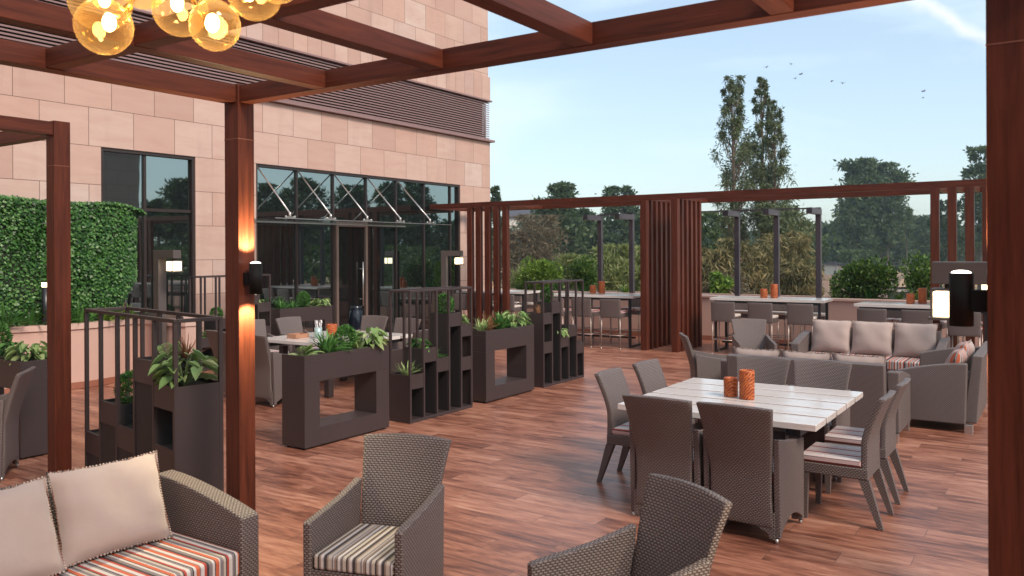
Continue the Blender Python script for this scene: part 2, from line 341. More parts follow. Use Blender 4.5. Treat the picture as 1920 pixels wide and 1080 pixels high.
# ------------------------------------------------------------------ mesh builder
class MB:
    def __init__(s): s.v = []; s.f = []; s.u = []; s.sm = []
    def add(s, vs, fs, uvs=None, smooth=False, M=None):
        b = len(s.v)
        for p in vs:
            p = Vector(p)
            if M is not None: p = M @ p
            s.v.append(p)
        for i, f in enumerate(fs):
            s.f.append([b+k for k in f]); s.u.append(uvs[i] if uvs else None); s.sm.append(smooth)
        return s
    def box(s, x0, x1, y0, y1, z0, z1, M=None):
        return s.add([(x0, y0, z0), (x1, y0, z0), (x1, y1, z0), (x0, y1, z0), (x0, y0, z1), (x1, y0, z1), (x1, y1, z1), (x0, y1, z1)],
                     [(0, 3, 2, 1), (4, 5, 6, 7), (0, 1, 5, 4), (1, 2, 6, 5), (2, 3, 7, 6), (3, 0, 4, 7)], M=M)
    def taper(s, c0, w0, d0, c1, w1, d1, M=None):   # frustum between two rectangles (x width, y depth)
        vs = []
        for c, w_, d_ in ((c0, w0, d0), (c1, w1, d1)):
            for sx, sy in ((-1, -1), (1, -1), (1, 1), (-1, 1)): vs.append((c[0]+sx*w_/2, c[1]+sy*d_/2, c[2]))
        return s.add(vs, [(0, 3, 2, 1), (4, 5, 6, 7), (0, 1, 5, 4), (1, 2, 6, 5), (2, 3, 7, 6), (3, 0, 4, 7)], M=M)
    def tube(s, pts, r, n=8, M=None, cap=True):
        pts = [Vector(p) for p in pts]; rs = r if isinstance(r, (list, tuple)) else [r]*len(pts)
        vs = []; prev = None
        for i, p in enumerate(pts):
            d = (pts[min(i+1, len(pts)-1)]-pts[max(i-1, 0)]).normalized()
            if prev is None: a = d.orthogonal().normalized()
            else: a = (prev-d*prev.dot(d)).normalized()
            prev = a; b = d.cross(a)
            for k in range(n):
                t = 2*math.pi*k/n; vs.append(p+(a*math.cos(t)+b*math.sin(t))*rs[i])
        fs = []
        for i in range(len(pts)-1):
            for k in range(n): fs.append((i*n+k, i*n+(k+1) % n, (i+1)*n+(k+1) % n, (i+1)*n+k))
        if cap: fs.append(tuple(range(n-1, -1, -1))); fs.append(tuple((len(pts)-1)*n+k for k in range(n)))
        return s.add(vs, fs, smooth=True, M=M)
    def lathe(s, prof, c=(0, 0, 0), n=24, M=None):
        vs = []; fs = []
        for r_, z_ in prof:
            for k in range(n):
                t = 2*math.pi*k/n; vs.append((c[0]+r_*math.cos(t), c[1]+r_*math.sin(t), c[2]+z_))
        for i in range(len(prof)-1):
            for k in range(n): fs.append((i*n+k, i*n+(k+1) % n, (i+1)*n+(k+1) % n, (i+1)*n+k))
        return s.add(vs, fs, smooth=True, M=M)
    def sphere(s, c, r, n=12, sz=1, M=None):
        prof = [(max(1e-4, r*math.sin(math.pi*i/n)), -r*sz*math.cos(math.pi*i/n)) for i in range(n+1)]
        return s.lathe(prof, c, max(8, n+6), M)
    def sheet(s, fn, nu, nv, th, uvfn=None, smooth=True, M=None):
        """closed panel: fn(u,v)->(centre point, normal) for u,v in 0..1, thickness th"""
        vs = []; fs = []
        for side in (1, -1):
            for j in range(nv+1):
                for i in range(nu+1):
                    p, nn = fn(i/nu, j/nv); vs.append(Vector(p)+Vector(nn)*th/2*side)
        N = (nu+1)*(nv+1)
        for j in range(nv):
            for i in range(nu):
                a = j*(nu+1)+i; b = a+1; c = b+nu+1; d = a+nu+1
                fs.append((a, b, c, d)); fs.append((N+a, N+d, N+c, N+b))
        for i in range(nu):
            fs.append((i, N+i, N+i+1, i+1)); k = nv*(nu+1)+i; fs.append((k, k+1, N+k+1, N+k))
        for j in range(nv):
            a = j*(nu+1); b = a+nu+1; fs.append((a, b, N+b, N+a)); a += nu; b += nu; fs.append((a, N+a, N+b, b))
        return s.add(vs, fs, smooth=smooth, M=M)
    def prism(s, poly, axis, a, b, M=None):    # poly = 2D points, extruded along axis from a to b
        def P(p, t):
            return {0: (t, p[0], p[1]), 1: (p[0], t, p[1]), 2: (p[0], p[1], t)}[axis]
        n = len(poly); vs = [P(p, a) for p in poly]+[P(p, b) for p in poly]
        fs = [tuple(range(n-1, -1, -1)), tuple(range(n, 2*n))]+[(i, (i+1) % n, n+(i+1) % n, n+i) for i in range(n)]
        return s.add(vs, fs, M=M)
    def mesh(s, name, mat, bevel=0, uvmode='box', seg=2, autos=35):
        me = bpy.data.meshes.new(name); bm = bmesh.new()
        vv = [bm.verts.new(p) for p in s.v]; bm.verts.index_update()
        for f, sm in zip(s.f, s.sm):
            try: q = bm.faces.new([vv[k] for k in f]); q.smooth = sm
            except ValueError: pass
        bmesh.ops.recalc_face_normals(bm, faces=bm.faces)
        if bevel:
            ed = [e for e in bm.edges if len(e.link_faces) == 2 and e.calc_face_angle(0) > R(autos)]
            bmesh.ops.bevel(bm, geom=ed, offset=bevel, segments=seg, affect='EDGES', profile=.5, clamp_overlap=True)
        if uvmode:
            uvl = bm.loops.layers.uv.new('UVMap')
            zs = [v.co.z for v in bm.verts]; xs = [v.co.x for v in bm.verts]
            zt = max(zs) if zs else 0; hx = max(xs) if xs else 0; lx = min(xs) if xs else 0
            for f in bm.faces:
                n = f.normal; ax, ay, az = abs(n.x), abs(n.y), abs(n.z)
                for lp in f.loops:
                    c = lp.vert.co
                    if uvmode == 'cushion':
                        if ax > max(ay, az): lp[uvl].uv = ((hx+(zt-c.z)) if n.x > 0 else (lx-(zt-c.z)), c.y)
                        elif az >= ay: lp[uvl].uv = (c.x, c.y)
                        else: lp[uvl].uv = (c.x, c.z)
                    else:
                        if az > max(ax, ay): lp[uvl].uv = (c.x, c.y)
                        elif ax > ay: lp[uvl].uv = (c.y, c.z)
                        else: lp[uvl].uv = (c.x, c.z)
        bm.to_mesh(me); bm.free(); me.materials.append(mat)
        return me
    def build(s, name, mat, parent=None, **kw):
        return link(name, s.mesh(name, mat, **kw), parent)

def link(name, me, parent=None):
    o = bpy.data.objects.new(name, me); COL.objects.link(o)
    if parent is not None: o.parent = parent
    return o
def tag(o, label=None, cat=None, group=None, kind=None):
    if label: o['label'] = label
    if cat: o['category'] = cat
    if group: o['group'] = group
    if kind: o['kind'] = kind
    return o
def thing(name, label, cat, loc=(0, 0, 0), rz=0, group=None):
    o = link(name, None); o.location = loc; o.rotation_euler = (0, 0, rz); o.empty_display_size = .2
    return tag(o, label, cat, group)
def dup(root, loc, rz, label, group=None, first=[]):
    """first use of a prototype moves it, later ones copy it with its parts and their sub-parts"""
    if root.name in first:
        r = root.copy(); COL.objects.link(r)
        for ch in root.children:
            c = ch.copy(); COL.objects.link(c); c.parent = r
            for g in ch.children:
                d = g.copy(); COL.objects.link(d); d.parent = c
    else: r = root; first.append(root.name)
    r.location = loc; r.rotation_euler = (0, 0, rz); r['label'] = label
    if group: r['group'] = group
    return r
def struct(o): o['kind'] = 'structure'; return o
def facing(az): return R(az)+math.pi/2        # things are modelled facing -Y

# ------------------------------------------------------------------ leaf clouds
def leafmesh(name, P, D, size, mat, aspect=.45, N=None):
    """P centres, D long-axis directions, size array; each leaf a diamond folded on its rib"""
    n = len(P); size = np.broadcast_to(np.asarray(size, float), (n,))[:, None]
    D = D/np.maximum(1e-6, np.linalg.norm(D, axis=1))[:, None]
    Q = rng.normal(size=(n, 3)) if N is None else N+rng.normal(size=(n, 3))*.35
    S = np.cross(D, Q); S /= np.maximum(1e-6, np.linalg.norm(S, axis=1))[:, None]
    U = np.cross(S, D)
    a = P-D*size*.5; b = P+D*size*.5
    c = P+S*size*aspect*.5+U*size*.08-D*size*.08; d = P-S*size*aspect*.5+U*size*.08-D*size*.08
    V = np.stack([a, c, b, d], 1).reshape(-1, 3)
    me = bpy.data.meshes.new(name)
    me.vertices.add(4*n); me.vertices.foreach_set('co', V.ravel().astype(np.float32))
    me.loops.add(4*n); me.loops.foreach_set('vertex_index', np.arange(4*n, dtype=np.int32))
    me.polygons.add(n); me.polygons.foreach_set('loop_start', np.arange(0, 4*n, 4, dtype=np.int32)); me.polygons.foreach_set('loop_total', np.full(n, 4, dtype=np.int32))
    me.update(); me.validate(); me.materials.append(mat)
    return me
def ball(n, c, r, hollow=.5):
    d = rng.normal(size=(n, 3)); d /= np.linalg.norm(d, axis=1)[:, None]
    k = (hollow+(1-hollow)*rng.random(n))**(1/1.5)
    return np.asarray(c)+d*k[:, None]*np.asarray(r), d

def tree(name, label, cat, x, y, zb, top, wid, crown_from, mat, leaf=.3, n=3000, clumps=26, shape='round', barkm=None, group=None, tr=.2, droop=0, aspect=.45, gap=.22, lean=0, kind=None):
    """trunk with limbs reaching into separate leaf clumps; zb ground, top = crown top z, crown_from = z where leaves start"""
    t = thing(name, label, cat, (x, y, zb), 0, group)
    h = top-zb; c0 = crown_from-zb; ch = h-c0
    cs = []
    for i in range(clumps):
        f = (i+.5)/clumps; z_ = c0+ch*(f if shape != 'round' else f**.9)
        if shape == 'round': prof = max(.72, math.sqrt(max(.05, 1-(2*f-1)**2)))*.92
        elif shape == 'column': prof = (.35+.65*min(1, (1-f)*1.8))*min(1, .6+f*2)
        elif shape == 'umbrella': prof = .35+.75*f if f < .75 else 1.1-.9*(f-.75)*4*.6
        else: prof = 1-.8*f
        a = rng.random()*6.283; rr = wid/2*prof*(.25+.75*math.sqrt(rng.random()))
        cs.append((rr*math.cos(a)+lean*f, rr*math.sin(a), z_+rng.normal()*.03*ch, prof))
    tb = MB(); st = Vector((0, 0, 0)); tp = Vector((lean*.8, 0, h*.93))
    pts = [Vector((math.sin(i*1.7)*wid*.015+lean*(i/6), math.cos(i*2.1)*wid*.015, (h*.93)*i/6)) for i in range(7)]
    tb.tube(pts, [tr*(1-.85*i/6) for i in range(7)], 7)
    for cx_, cy_, cz, _ in cs:
        k = max(0, min(.9, (cz-ch*.16)/(h*.93)))*6; i = int(k); p0 = pts[i].lerp(pts[min(6, i+1)], k-i)
        q = Vector((cx_, cy_, cz)); mid = (p0+q)/2+Vector((0, 0, -.04*ch))
        tb.tube([p0, mid, q], [tr*.32*(1-k/8), tr*.2*(1-k/8), tr*.06], 5, cap=False)
    tb.build('trunk', barkm or M_bark_d, t, uvmode=None)
    Ps = []; Ds = []
    per = max(8, n//clumps)
    for cx_, cy_, cz, pr in cs:
        r_ = wid*gap*(.65+.6*rng.random())*max(.5, pr); m_ = int(per*(.6+.8*rng.random()))
        d = rng.normal(size=(m_, 3)); p = np.array((cx_, cy_, cz))+d*np.array((r_, r_, r_*(.8 if shape != 'column' else 1.3)))*.62
        p[:, 2] = np.minimum(p[:, 2], h)
        Ps.append(p); dd = d+rng.normal(size=d.shape)*.8; dd[:, 2] -= droop; Ds.append(dd)
    if shape == 'round':
        e = rng.normal(size=(n//4, 3)); e /= np.linalg.norm(e, axis=1)[:, None]; e *= (rng.random(n//4)**.45)[:, None]
        e = e*np.array((wid*.47, wid*.47, ch*.46))+np.array((lean*.5, 0, c0+ch*.47)); keep = np.sin(e[:, 0]*9/wid+e[:, 2]*7/wid)+np.sin(e[:, 1]*8/wid+1-e[:, 2]*11/wid) > -.5
        Ps.append(e[keep]); Ds.append(rng.normal(size=e[keep].shape)-np.array((0, 0, droop)))
    P_ = np.concatenate(Ps); D_ = np.concatenate(Ds)
    link('crown', leafmesh('crown', P_, D_, leaf*(.6+.8*rng.random(len(P_))), mat, aspect), t)
    return t

def ray(px, py):
    return fw*F + r2*(px-960) + u2*(CY-py)
def at(px, d, z=None, py=None):
    """point on the pixel column px at depth d (metres along the view)"""
    v = ray(px, CY if py is None else py)*(d/F); p = Vector((v.x, v.y, H+v.z))
    return (p.x, p.y, p.z if z is None else z)
def zat(py, d): return H+(472.3-py)*d/F

# ================================================================== SETTING
b = MB(); b.box(-8, 17.4, -9, 12.75, -.25, 0); struct(b.build('terrace_floor', M_floor))
def ground_mat():
    t = NT('dry_grass_ground'); v = t.coord()
    f = t.math('ADD', t.math('MULTIPLY', t.noise(v, .03, 6, .6), .6), t.math('MULTIPLY', t.noise(v, .6, 5, .65), .4))
    return t.set(t.ramp(f, [(.32, (.05, .06, .022)), (.42, (.14, .11, .05)), (.5, (.38, .24, .11)), (.65, (.46, .30, .15))]), .95)
b = MB(); b.box(-900, 1600, -1200, 1200, -5, -4); struct(b.build('ground', ground_mat(), uvmode=None))

# ------------------------------------------------------------------ stone building
FY = 12.6
bld = thing('stone_building', 'pink sandstone building with dark reflecting windows and a louvred band', 'building', (0, 0, 0))
b = MB()
def wallbox(x0, x1, z0, z1, y0=FY, y1=FY+.5): b.box(x0, x1, y0, y1, z0, z1)
wallbox(-4, 7.2, 0, 3.635); wallbox(8.9, 10.2, 0, 3.635); wallbox(16.5, 17.8, 0, 3.635)
wallbox(-4, 17.8, 3.635, 4.84)
b.box(17.3, 17.8, 13.1, 24, -4, 4.84)
b.build('lower_wall', M_stone, bld)
b = MB(); b.box(-4, 17.76, FY+.02, FY+.5, 6.56, 13.4); b.box(17.26, 17.76, 13.1, 24, 5.95, 13.4); b.build('upper_wall', M_stone, bld)
b = MB(); b.box(-4, 17.78, FY-.03, FY+.5, 5.95, 6.555); b.build('upper_wall_base', M_stone_n, bld)
b = MB(); b.box(-4, 17.9, FY-.10, FY+.5, 4.843, 4.90); b.box(-4, 17.84, FY-.06, FY+.5, 5.905, 5.946); b.build('ledge', M_louvre, bld, bevel=.006)
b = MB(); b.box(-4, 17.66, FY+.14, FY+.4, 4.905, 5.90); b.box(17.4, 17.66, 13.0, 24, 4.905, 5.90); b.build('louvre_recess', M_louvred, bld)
b = MB()
for i in range(17):
    z = 4.925+i*.0575
    b.add([(-4, FY+.0, z), (17.78, FY+.0, z), (17.78, FY+.10, z+.045), (-4, FY+.10, z+.045), (-4, FY+.0, z+.028), (17.78, FY+.0, z+.028), (17.78, FY+.10, z+.055), (-4, FY+.10, z+.055)],
          [(0, 3, 2, 1), (4, 5, 6, 7), (0, 1, 5, 4), (1, 2, 6, 5), (2, 3, 7, 6), (3, 0, 4, 7)])
    b.box(17.69, 17.79, FY+.12, 16, z, z+.03)
b.build('louvre_slats', M_louvre, bld)
def window(x0, x1, ztop, mulls, z0=0, trans=None, skip=None):
    f = MB(); fr = .05
    f.box(x0, x0+fr, FY+.02, FY+.14, z0, ztop); f.box(x1-fr, x1, FY+.02, FY+.14, z0, ztop)
    f.box(x0+fr, x1-fr, FY+.02, FY+.14, ztop-fr, ztop); 
    for mxx in mulls: f.box(mxx-.022, mxx+.022, FY+.05, FY+.13, z0, ztop-fr)
    if trans: f.box(x0+fr, x1-fr, FY+.06, FY+.12, trans-.025, trans+.025)
    w_ = f.build('window_frame', M_bronze, bld)
    xs = [x0+fr]+[k for k in mulls]+[x1-fr]
    for a, c in zip(xs[:-1], xs[1:]):
        q = MB(); lo = z0
        if skip and abs(a-skip[0]) < .01: lo = skip[2]
        q.box(a+.022, c-.022, FY+.085, FY+.10, lo, ztop-fr-.003); q.build('pane', M_glass, w_)
window(7.2, 8.9, 3.632, [7.98], .3, 2.68)
window(10.2, 16.5, 3.632, [11.24, 12.22, 13.20, 14.17, 15.16, 16.17], 0.02, None, (12.22, 13.20, 2.60))
b = MB(); b.box(7.2, 8.9, FY+.11, FY+.45, .0, 3.63); b.box(10.2, 16.5, FY+.15, FY+.48, 0, 3.63); b.build('room_behind_glass', M_black, bld)
b = MB(); b.box(12.246, 12.31, FY-.01, FY+.12, 0.01, 2.60); b.box(13.11, 13.174, FY-.01, FY+.12, .01, 2.60); b.box(12.31, 13.11, FY-.01, FY+.12, 2.50, 2.60)
dfr = b.build('door_frame', M_doorf, bld, bevel=.004)
d = MB(); d.box(12.315, 13.105, FY+.035, FY+.05, .03, 2.495); door = d.build('door', M_doorglass, bld)
d = MB()
for yy in (FY-.05, FY+.13):
    d.tube([(12.98, yy, .80), (12.98, yy, 1.75)], .016, 8)
for zz in (.95, 1.6): d.tube([(12.98, FY-.05, zz), (12.98, FY+.13, zz)], .010, 6)
d.build('handle', M_silver, door)
# glass canopy over the door with its tie rods
can = MB(); can.box(9.5, 14.4, 11.25, 12.58, 2.545, 2.562); canopy = thing('glass_canopy', 'flat clear glass canopy hung on steel rods above the glazed door', 'canopy', (0, 0, 0)); can.build('glass_sheet', M_canopy, canopy)
b = MB(); b.box(9.5, 14.4, 11.24, 11.2495, 2.547, 2.560); b.box(9.5, 14.4, 12.5805, 12.60, 2.53, 2.56); b.build('edge_bar', M_silver, canopy)
for i, xx in enumerate((10.25, 11.24, 12.22, 13.20, 14.17)):
    xe = xx-.15
    b = MB(); b.tube([(xx, FY+.03, 3.58), (xe-.05, 11.5, 2.66)], .014, 7); b.build('tie_rod', M_silver, canopy)
    b = MB()
    b.box(xe-.14, xe+.06, 11.47, 11.53, 2.57, 2.60); b.box(xe-.08, xe-.02, 11.4, 11.6, 2.57, 2.60); b.tube([(xe-.05, 11.5, 2.6), (xe-.05, 11.5, 2.68)], .022, 8); b.sphere((xe+.06, 11.5, 2.6), .02, 6); b.sphere((xe-.14, 11.5, 2.6), .02, 6)
    b.build('rod_fitting', M_silver, canopy)
# grey stone block across the terrace behind the camera, seen mirrored in the glass
gb = thing('grey_stone_block', 'tall grey stone building corner seen only mirrored in the window beside the hedge', 'building', (0, 0, 0))
b = MB(); b.box(17, 30.8, -30, -24, -4, 9.5); b.build('wall', M_stone_g, gb)

gw = thing('added_shade_block', 'unseen stone block added behind the camera to hold back sky light', 'building', (0, 0, 0))
b = MB(); b.box(-12, -6, -9, 12.5, .001, 6.5); b.build('wall', M_stone, gw)  # added out of view, blocks low sky so faces towards the camera darken
# ------------------------------------------------------------------ raised bed, hedge, bed plants
pts = [at(px, 1.005*F/(y-472.3-(960-px)*.0046), .945) for px, y in ((-220, 622), (-100, 617), (0, 613), (132, 606.5), (200, 601), (250, 596.5), (300, 597.5), (350, 601))]
pts = [Vector((p[0], p[1], 0)) for p in pts]+[Vector((7.9, 11.3, 0)), Vector((8.3, 12.0, 0)), Vector((8.4, 12.59, 0))]
sm = []
for i in range(len(pts)-1):
    for k in range(4):
        t_ = k/4; p0 = pts[max(i-1, 0)]; p1 = pts[i]; p2 = pts[i+1]; p3 = pts[min(i+2, len(pts)-1)]
        sm.append(.5*((2*p1)+(-p0+p2)*t_+(2*p0-5*p1+4*p2-p3)*t_*t_+(-p0+3*p1-3*p2+p3)*t_**3))
sm.append(pts[-1])
def ribbon(path, half, z0, z1, name, mat, parent):
    q = MB(); L = []; Rr = []
    for i, p in enumerate(path):
        dd = (path[min(i+1, len(path)-1)]-path[max(i-1, 0)]).normalized(); nn = Vector((-dd.y, dd.x, 0)); L.append(p+nn*half); Rr.append(p-nn*half)
    n = len(path); vs = [(*p.xy, z0) for p in L]+[(*p.xy, z0) for p in Rr]+[(*p.xy, z1) for p in L]+[(*p.xy, z1) for p in Rr]; fs = []
    for i in range(n-1):
        fs += [(i, i+1, 2*n+i+1, 2*n+i), (n+i, 3*n+i, 3*n+i+1, n+i+1), (2*n+i, 2*n+i+1, 3*n+i+1, 3*n+i), (i, n+i, n+i+1, i+1)]
    fs += [(0, 2*n, 3*n, n), (n-1, 2*n-1, 4*n-1, 3*n-1)]
    q.add(vs, fs, smooth=False); return q.build(name, mat, parent)
bw = thing('planter_bed_wall', 'low curving pink rendered wall in front of the clipped hedge', 'garden wall')
ribbon(sm, .09, .10, .865, 'wall', M_plaster, bw); ribbon(sm, .115, .865, .945, 'cap', M_cap, bw); ribbon(sm, .10, .005, .10, 'skirting', M_skirting, bw)
b = MB(); b.prism([(p.x, p.y+.05) for p in sm[::2]]+[(8.35, 12.58), (sm[0].x, 12.58)], 2, .5, .86); o = b.build('planting_soil', M_soil, uvmode=None); struct(o)

hd = thing('clipped_hedge', 'tall clipped green hedge wall rounded at its right end', 'hedge', (0, 0, 0))
HX0, HX1, HZ0, HZ1 = -.5, 7.74, .95, 2.82
def hedge_top(x): return 2.74+.05*math.sin(x*1.7)-(max(0, x-7.0)**2)*.35
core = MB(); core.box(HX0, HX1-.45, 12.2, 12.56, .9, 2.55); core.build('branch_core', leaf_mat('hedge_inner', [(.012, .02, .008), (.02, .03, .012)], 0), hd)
P_ = []; D_ = []; n = 52000
x = HX0+(HX1-HX0)*rng.random(n); x = np.where(rng.random(n) < .62, 4.2+(HX1-4.2)*rng.random(n), x)
u_ = rng.random(n)
for i in range(n):
    zt = hedge_top(x[i]); zb = .95
    # front face with rounded right end and undercut foot
    z = zb+(zt-zb)*rng.random() if u_[i] < .86 else zt
    lim = HX1-.05-max(0, 1.55-z)*.75-max(0, z-2.55)**2*1.5
    xx = min(x[i], lim-.02*rng.random())
    if u_[i] < .86: y = 12.12+max(0, (xx-(lim-.35)))**2*2.2+rng.random()*.13+.05*math.sin(xx*3+z*2)
    else: y = 12.15+.4*rng.random()
    P_.append((xx, y, z+rng.normal()*.012)); D_.append((rng.normal()*.9, -.35+rng.normal()*.3, -.5+rng.normal()*.5))
Nn = np.tile(np.array([[0, -1, .55]]), (n, 1))
link('foliage', leafmesh('hedge_foliage', np.array(P_), np.array(D_), .034+.028*rng.random(n), L_hedge, .75, Nn), hd)

# ------------------------------------------------------------------ plant prototypes
def blades(n, L, wd, droop, mat, name='foliage', spread=1.0, seg=5, base=.03):
    q = MB()
    for i in range(n):
        a = rng.random()*6.283; el = R(30+55*rng.random())*1; l_ = L*(.55+.5*rng.random()); c = Vector((math.cos(a), math.sin(a), 0)); s_ = Vector((-c.y, c.x, 0))
        vs = []
        for k in range(seg+1):
            t_ = k/seg; hh = math.cos(el)*l_*t_*spread; z = math.sin(el)*l_*t_-droop*l_*t_*t_*(1.1-math.sin(el)*.5)
            p = c*(base*rng.random()+hh)+Vector((0, 0, z)); ww = wd*(1-t_)**.6*.5+.0008
            vs += [p-s_*ww, p+s_*ww+Vector((0, 0, ww*.5))]
        q.add(vs, [(2*k, 2*k+1, 2*k+3, 2*k+2) for k in range(seg)], smooth=True)
    return q.mesh(name, mat, uvmode=None)
def broad(n, L, lw, mat, name='foliage', up_=.6):
    q = MB(); st = MB()
    for i in range(n):
        a = rng.random()*6.283; r_ = L*(.25+.75*rng.random()); hgt = L*(.25+up_*rng.random())*(1.15-.5*r_/L)
        c = Vector((math.cos(a), math.sin(a), 0)); tip = c*r_*.75+Vector((0, 0, hgt))
        st.tube([(0, 0, 0), (tip*.55+Vector((0, 0, .05*L))), tip], [.004, .0035, .002], 4, cap=False)
        yaw = a+rng.normal()*.4; f_ = Vector((math.cos(yaw), math.sin(yaw), -.35+rng.normal()*.25)).normalized(); s_ = f_.cross(Vector((0, 0, 1))).normalized(); nn = s_.cross(f_)
        l_ = lw*(.6+.7*rng.random()); vs = [tip, tip+f_*l_*.25+s_*l_*.36+nn*.02, tip+f_*l_*.62+s_*l_*.27+nn*.012, tip+f_*l_*1.15-nn*l_*.15, tip+f_*l_*.62-s_*l_*.27+nn*.012, tip+f_*l_*.25-s_*l_*.36+nn*.02, tip-f_*l_*.12+s_*l_*.24+nn*.01, tip-f_*l_*.12-s_*l_*.24+nn*.01, tip+f_*l_*.5-nn*.012]
        q.add(vs, [(0, 6, 1), (0, 1, 8), (1, 2, 8), (2, 3, 8), (3, 4, 8), (4, 5, 8), (5, 0, 8), (5, 7, 0)], smooth=True)
    return q.mesh(name, mat, uvmode=None), st.mesh('stems', M_stem, uvmode=None)
def topiary(r, h, mat=None, n=1500, leaf=.03):
    p, d = ball(n, (0, 0, h), (r, r, r*1.12), .8)
    D = d+rng.normal(size=d.shape)*.5; D[:, 2] += .5
    return leafmesh('foliage', p, D, leaf*(.6+.8*rng.random(n)), mat or L_plant, .4)
def fern(n, L, mat):
    q = MB()
    for i in range(n):
        a = rng.random()*6.283; el = R(35+45*rng.random()); l_ = L*(.6+.5*rng.random()); c = Vector((math.cos(a), math.sin(a), 0)); s_ = Vector((-c.y, c.x, 0))
        for k in range(2, 13):
            t_ = k/12; p = c*(math.cos(el)*l_*t_)+Vector((0, 0, math.sin(el)*l_*t_-.55*l_*t_*t_)); w_ = l_*.20*math.sin(math.pi*min(1, t_*.85+.12))+.004
            for sg in (-1, 1):
                e = p+s_*sg*w_+c*w_*.5-Vector((0, 0, w_*.25)); m_ = (p+e)/2+c*.012
                q.add([p, m_+Vector((0, 0, .004)), e, m_-c*.02], [(0, 1, 2, 3)])
    return q.mesh('foliage', mat, uvmode=None)
PL = {}
def mk(key, *ms): PL[key] = ms
mk('spider', blades(60, .30, .020, .55, L_plant)); mk('spider2', blades(75, .26, .016, .5, L_plant))
mk('dracaena', blades(46, .24, .022, .25, L_pale)); mk('rust', blades(40, .26, .012, .2, L_rust))
mk('broad', *broad(34, .20, .085, L_pale)); mk('broad2', *broad(44, .21, .095, L_pale, up_=.8)); mk('greenbroad', *broad(38, .20, .08, L_plant))
mk('ball', topiary(.115, .12)); mk('cone', topiary(.10, .13, None, 1700)); mk('fern', fern(16, .26, L_pale)); mk('fernd', fern(18, .28, L_plant))
mk('bedblade', blades(70, .62, .035, .5, L_plant)); mk('bedblade2', blades(60, .55, .03, .55, L_lime)); mk('croton', *broad(40, .3, .14, L_rust))
def plant(kind, label, cat, x, y, z, s=1.0, group=None, nm=None):
    t = thing(nm or {'ball': 'topiary_ball', 'cone': 'topiary_ball', 'fern': 'fern', 'fernd': 'fern'}.get(kind, 'potted_plant'), label, cat, (x, y, z), rng.random()*6.28, group)
    t.scale = (s, s, s)
    for me in PL[kind]: link(me.name.split('.')[0], me, t)
    return t
for i, (x_, y_, k, lb) in enumerate([(4.9, 12.15, 'bedblade', 'spiky dark green plant at the far left of the hedge foot'), (5.55, 12.15, 'bedblade', 'spiky green plant just left of the bollard light under the hedge'),
        (6.55, 12.05, 'bedblade', 'dark strap leaved clump under the hedge right of the wooden post'), (6.95, 12.1, 'bedblade2', 'yellowish broad leaved clump at the hedge foot above the pink wall'), (7.3, 12.05, 'bedblade2', 'yellow green spiky plant at the right end of the hedge foot'), (5.9, 12.18, 'bedblade', 'leafy tuft lit from behind by the bollard light'), (6.2, 12.1, 'bedblade', 'leafy clump beside the wooden post under the hedge')]):
    plant(k, lb, 'plant', x_, y_, .87, 1.0, 'plants at the foot of the hedge', 'bed_plant')

# ------------------------------------------------------------------ planters
def portal(label, x0, y0, L=1.22, D=.33, H_=.93, rz=0):
    t = thing('portal_planter', label, 'planter', (x0, y0, 0), rz, 'dark metal planters with a square opening')
    b = MB(); e = .012
    # body as mitred ring: two piers, base beam, trough walls
    pw, bh, th = .20, .20, .27
    b.box(0, pw, 0, D, .02, H_-th); b.box(L-pw, L, 0, D, .02, H_-th); b.box(pw+.0005, L-pw-.0005, 0, D, .02, bh)
    b.build('stand', M_metal, t, bevel=.0012)
    b = MB(); b.box(0, L, 0, D, H_-th+.001, H_-.06); b.box(0, L, 0, .02, H_-.0595, H_); b.box(0, L, D-.02, D, H_-.0595, H_); b.box(0, .02, .0205, D-.0205, H_-.0595, H_); b.box(L-.02, L, .0205, D-.0205, H_-.0595, H_)
    tr = b.build('trough', M_metal, t, bevel=.0012)
    b = MB(); b.box(.021, L-.021, .021, D-.021, H_-.0595, H_-.025); b.build('soil', M_soil, tr)
    b = MB()
    for xx in (.04, L-.04):
        for yy in (.05, D-.05): b.tube([(xx, yy, 0), (xx, yy, .02)], .016, 8)
    b.build('foot', M_black, t)
    return t
PY = 6.22
portal('dark planter with square opening under the round dining table view, nearest of the row', 5.61, PY)['label'] = 'nearest dark portal planter, right of the lit wooden post, with spider plant and pale leaves'
portal('dark portal planter between the two stepped cage planters, filled with strappy greens', 8.62, PY-.04, 1.16)
portal('dark portal planter against the glass front beside the door', 10.12, 11.86, 1.3)
portal('dark planter standing behind the far left wooden post', 4.25, 8.2, 1.3, .36, .93, R(90))
CZ = [.55, .83, .69, 1.21, 1.07]
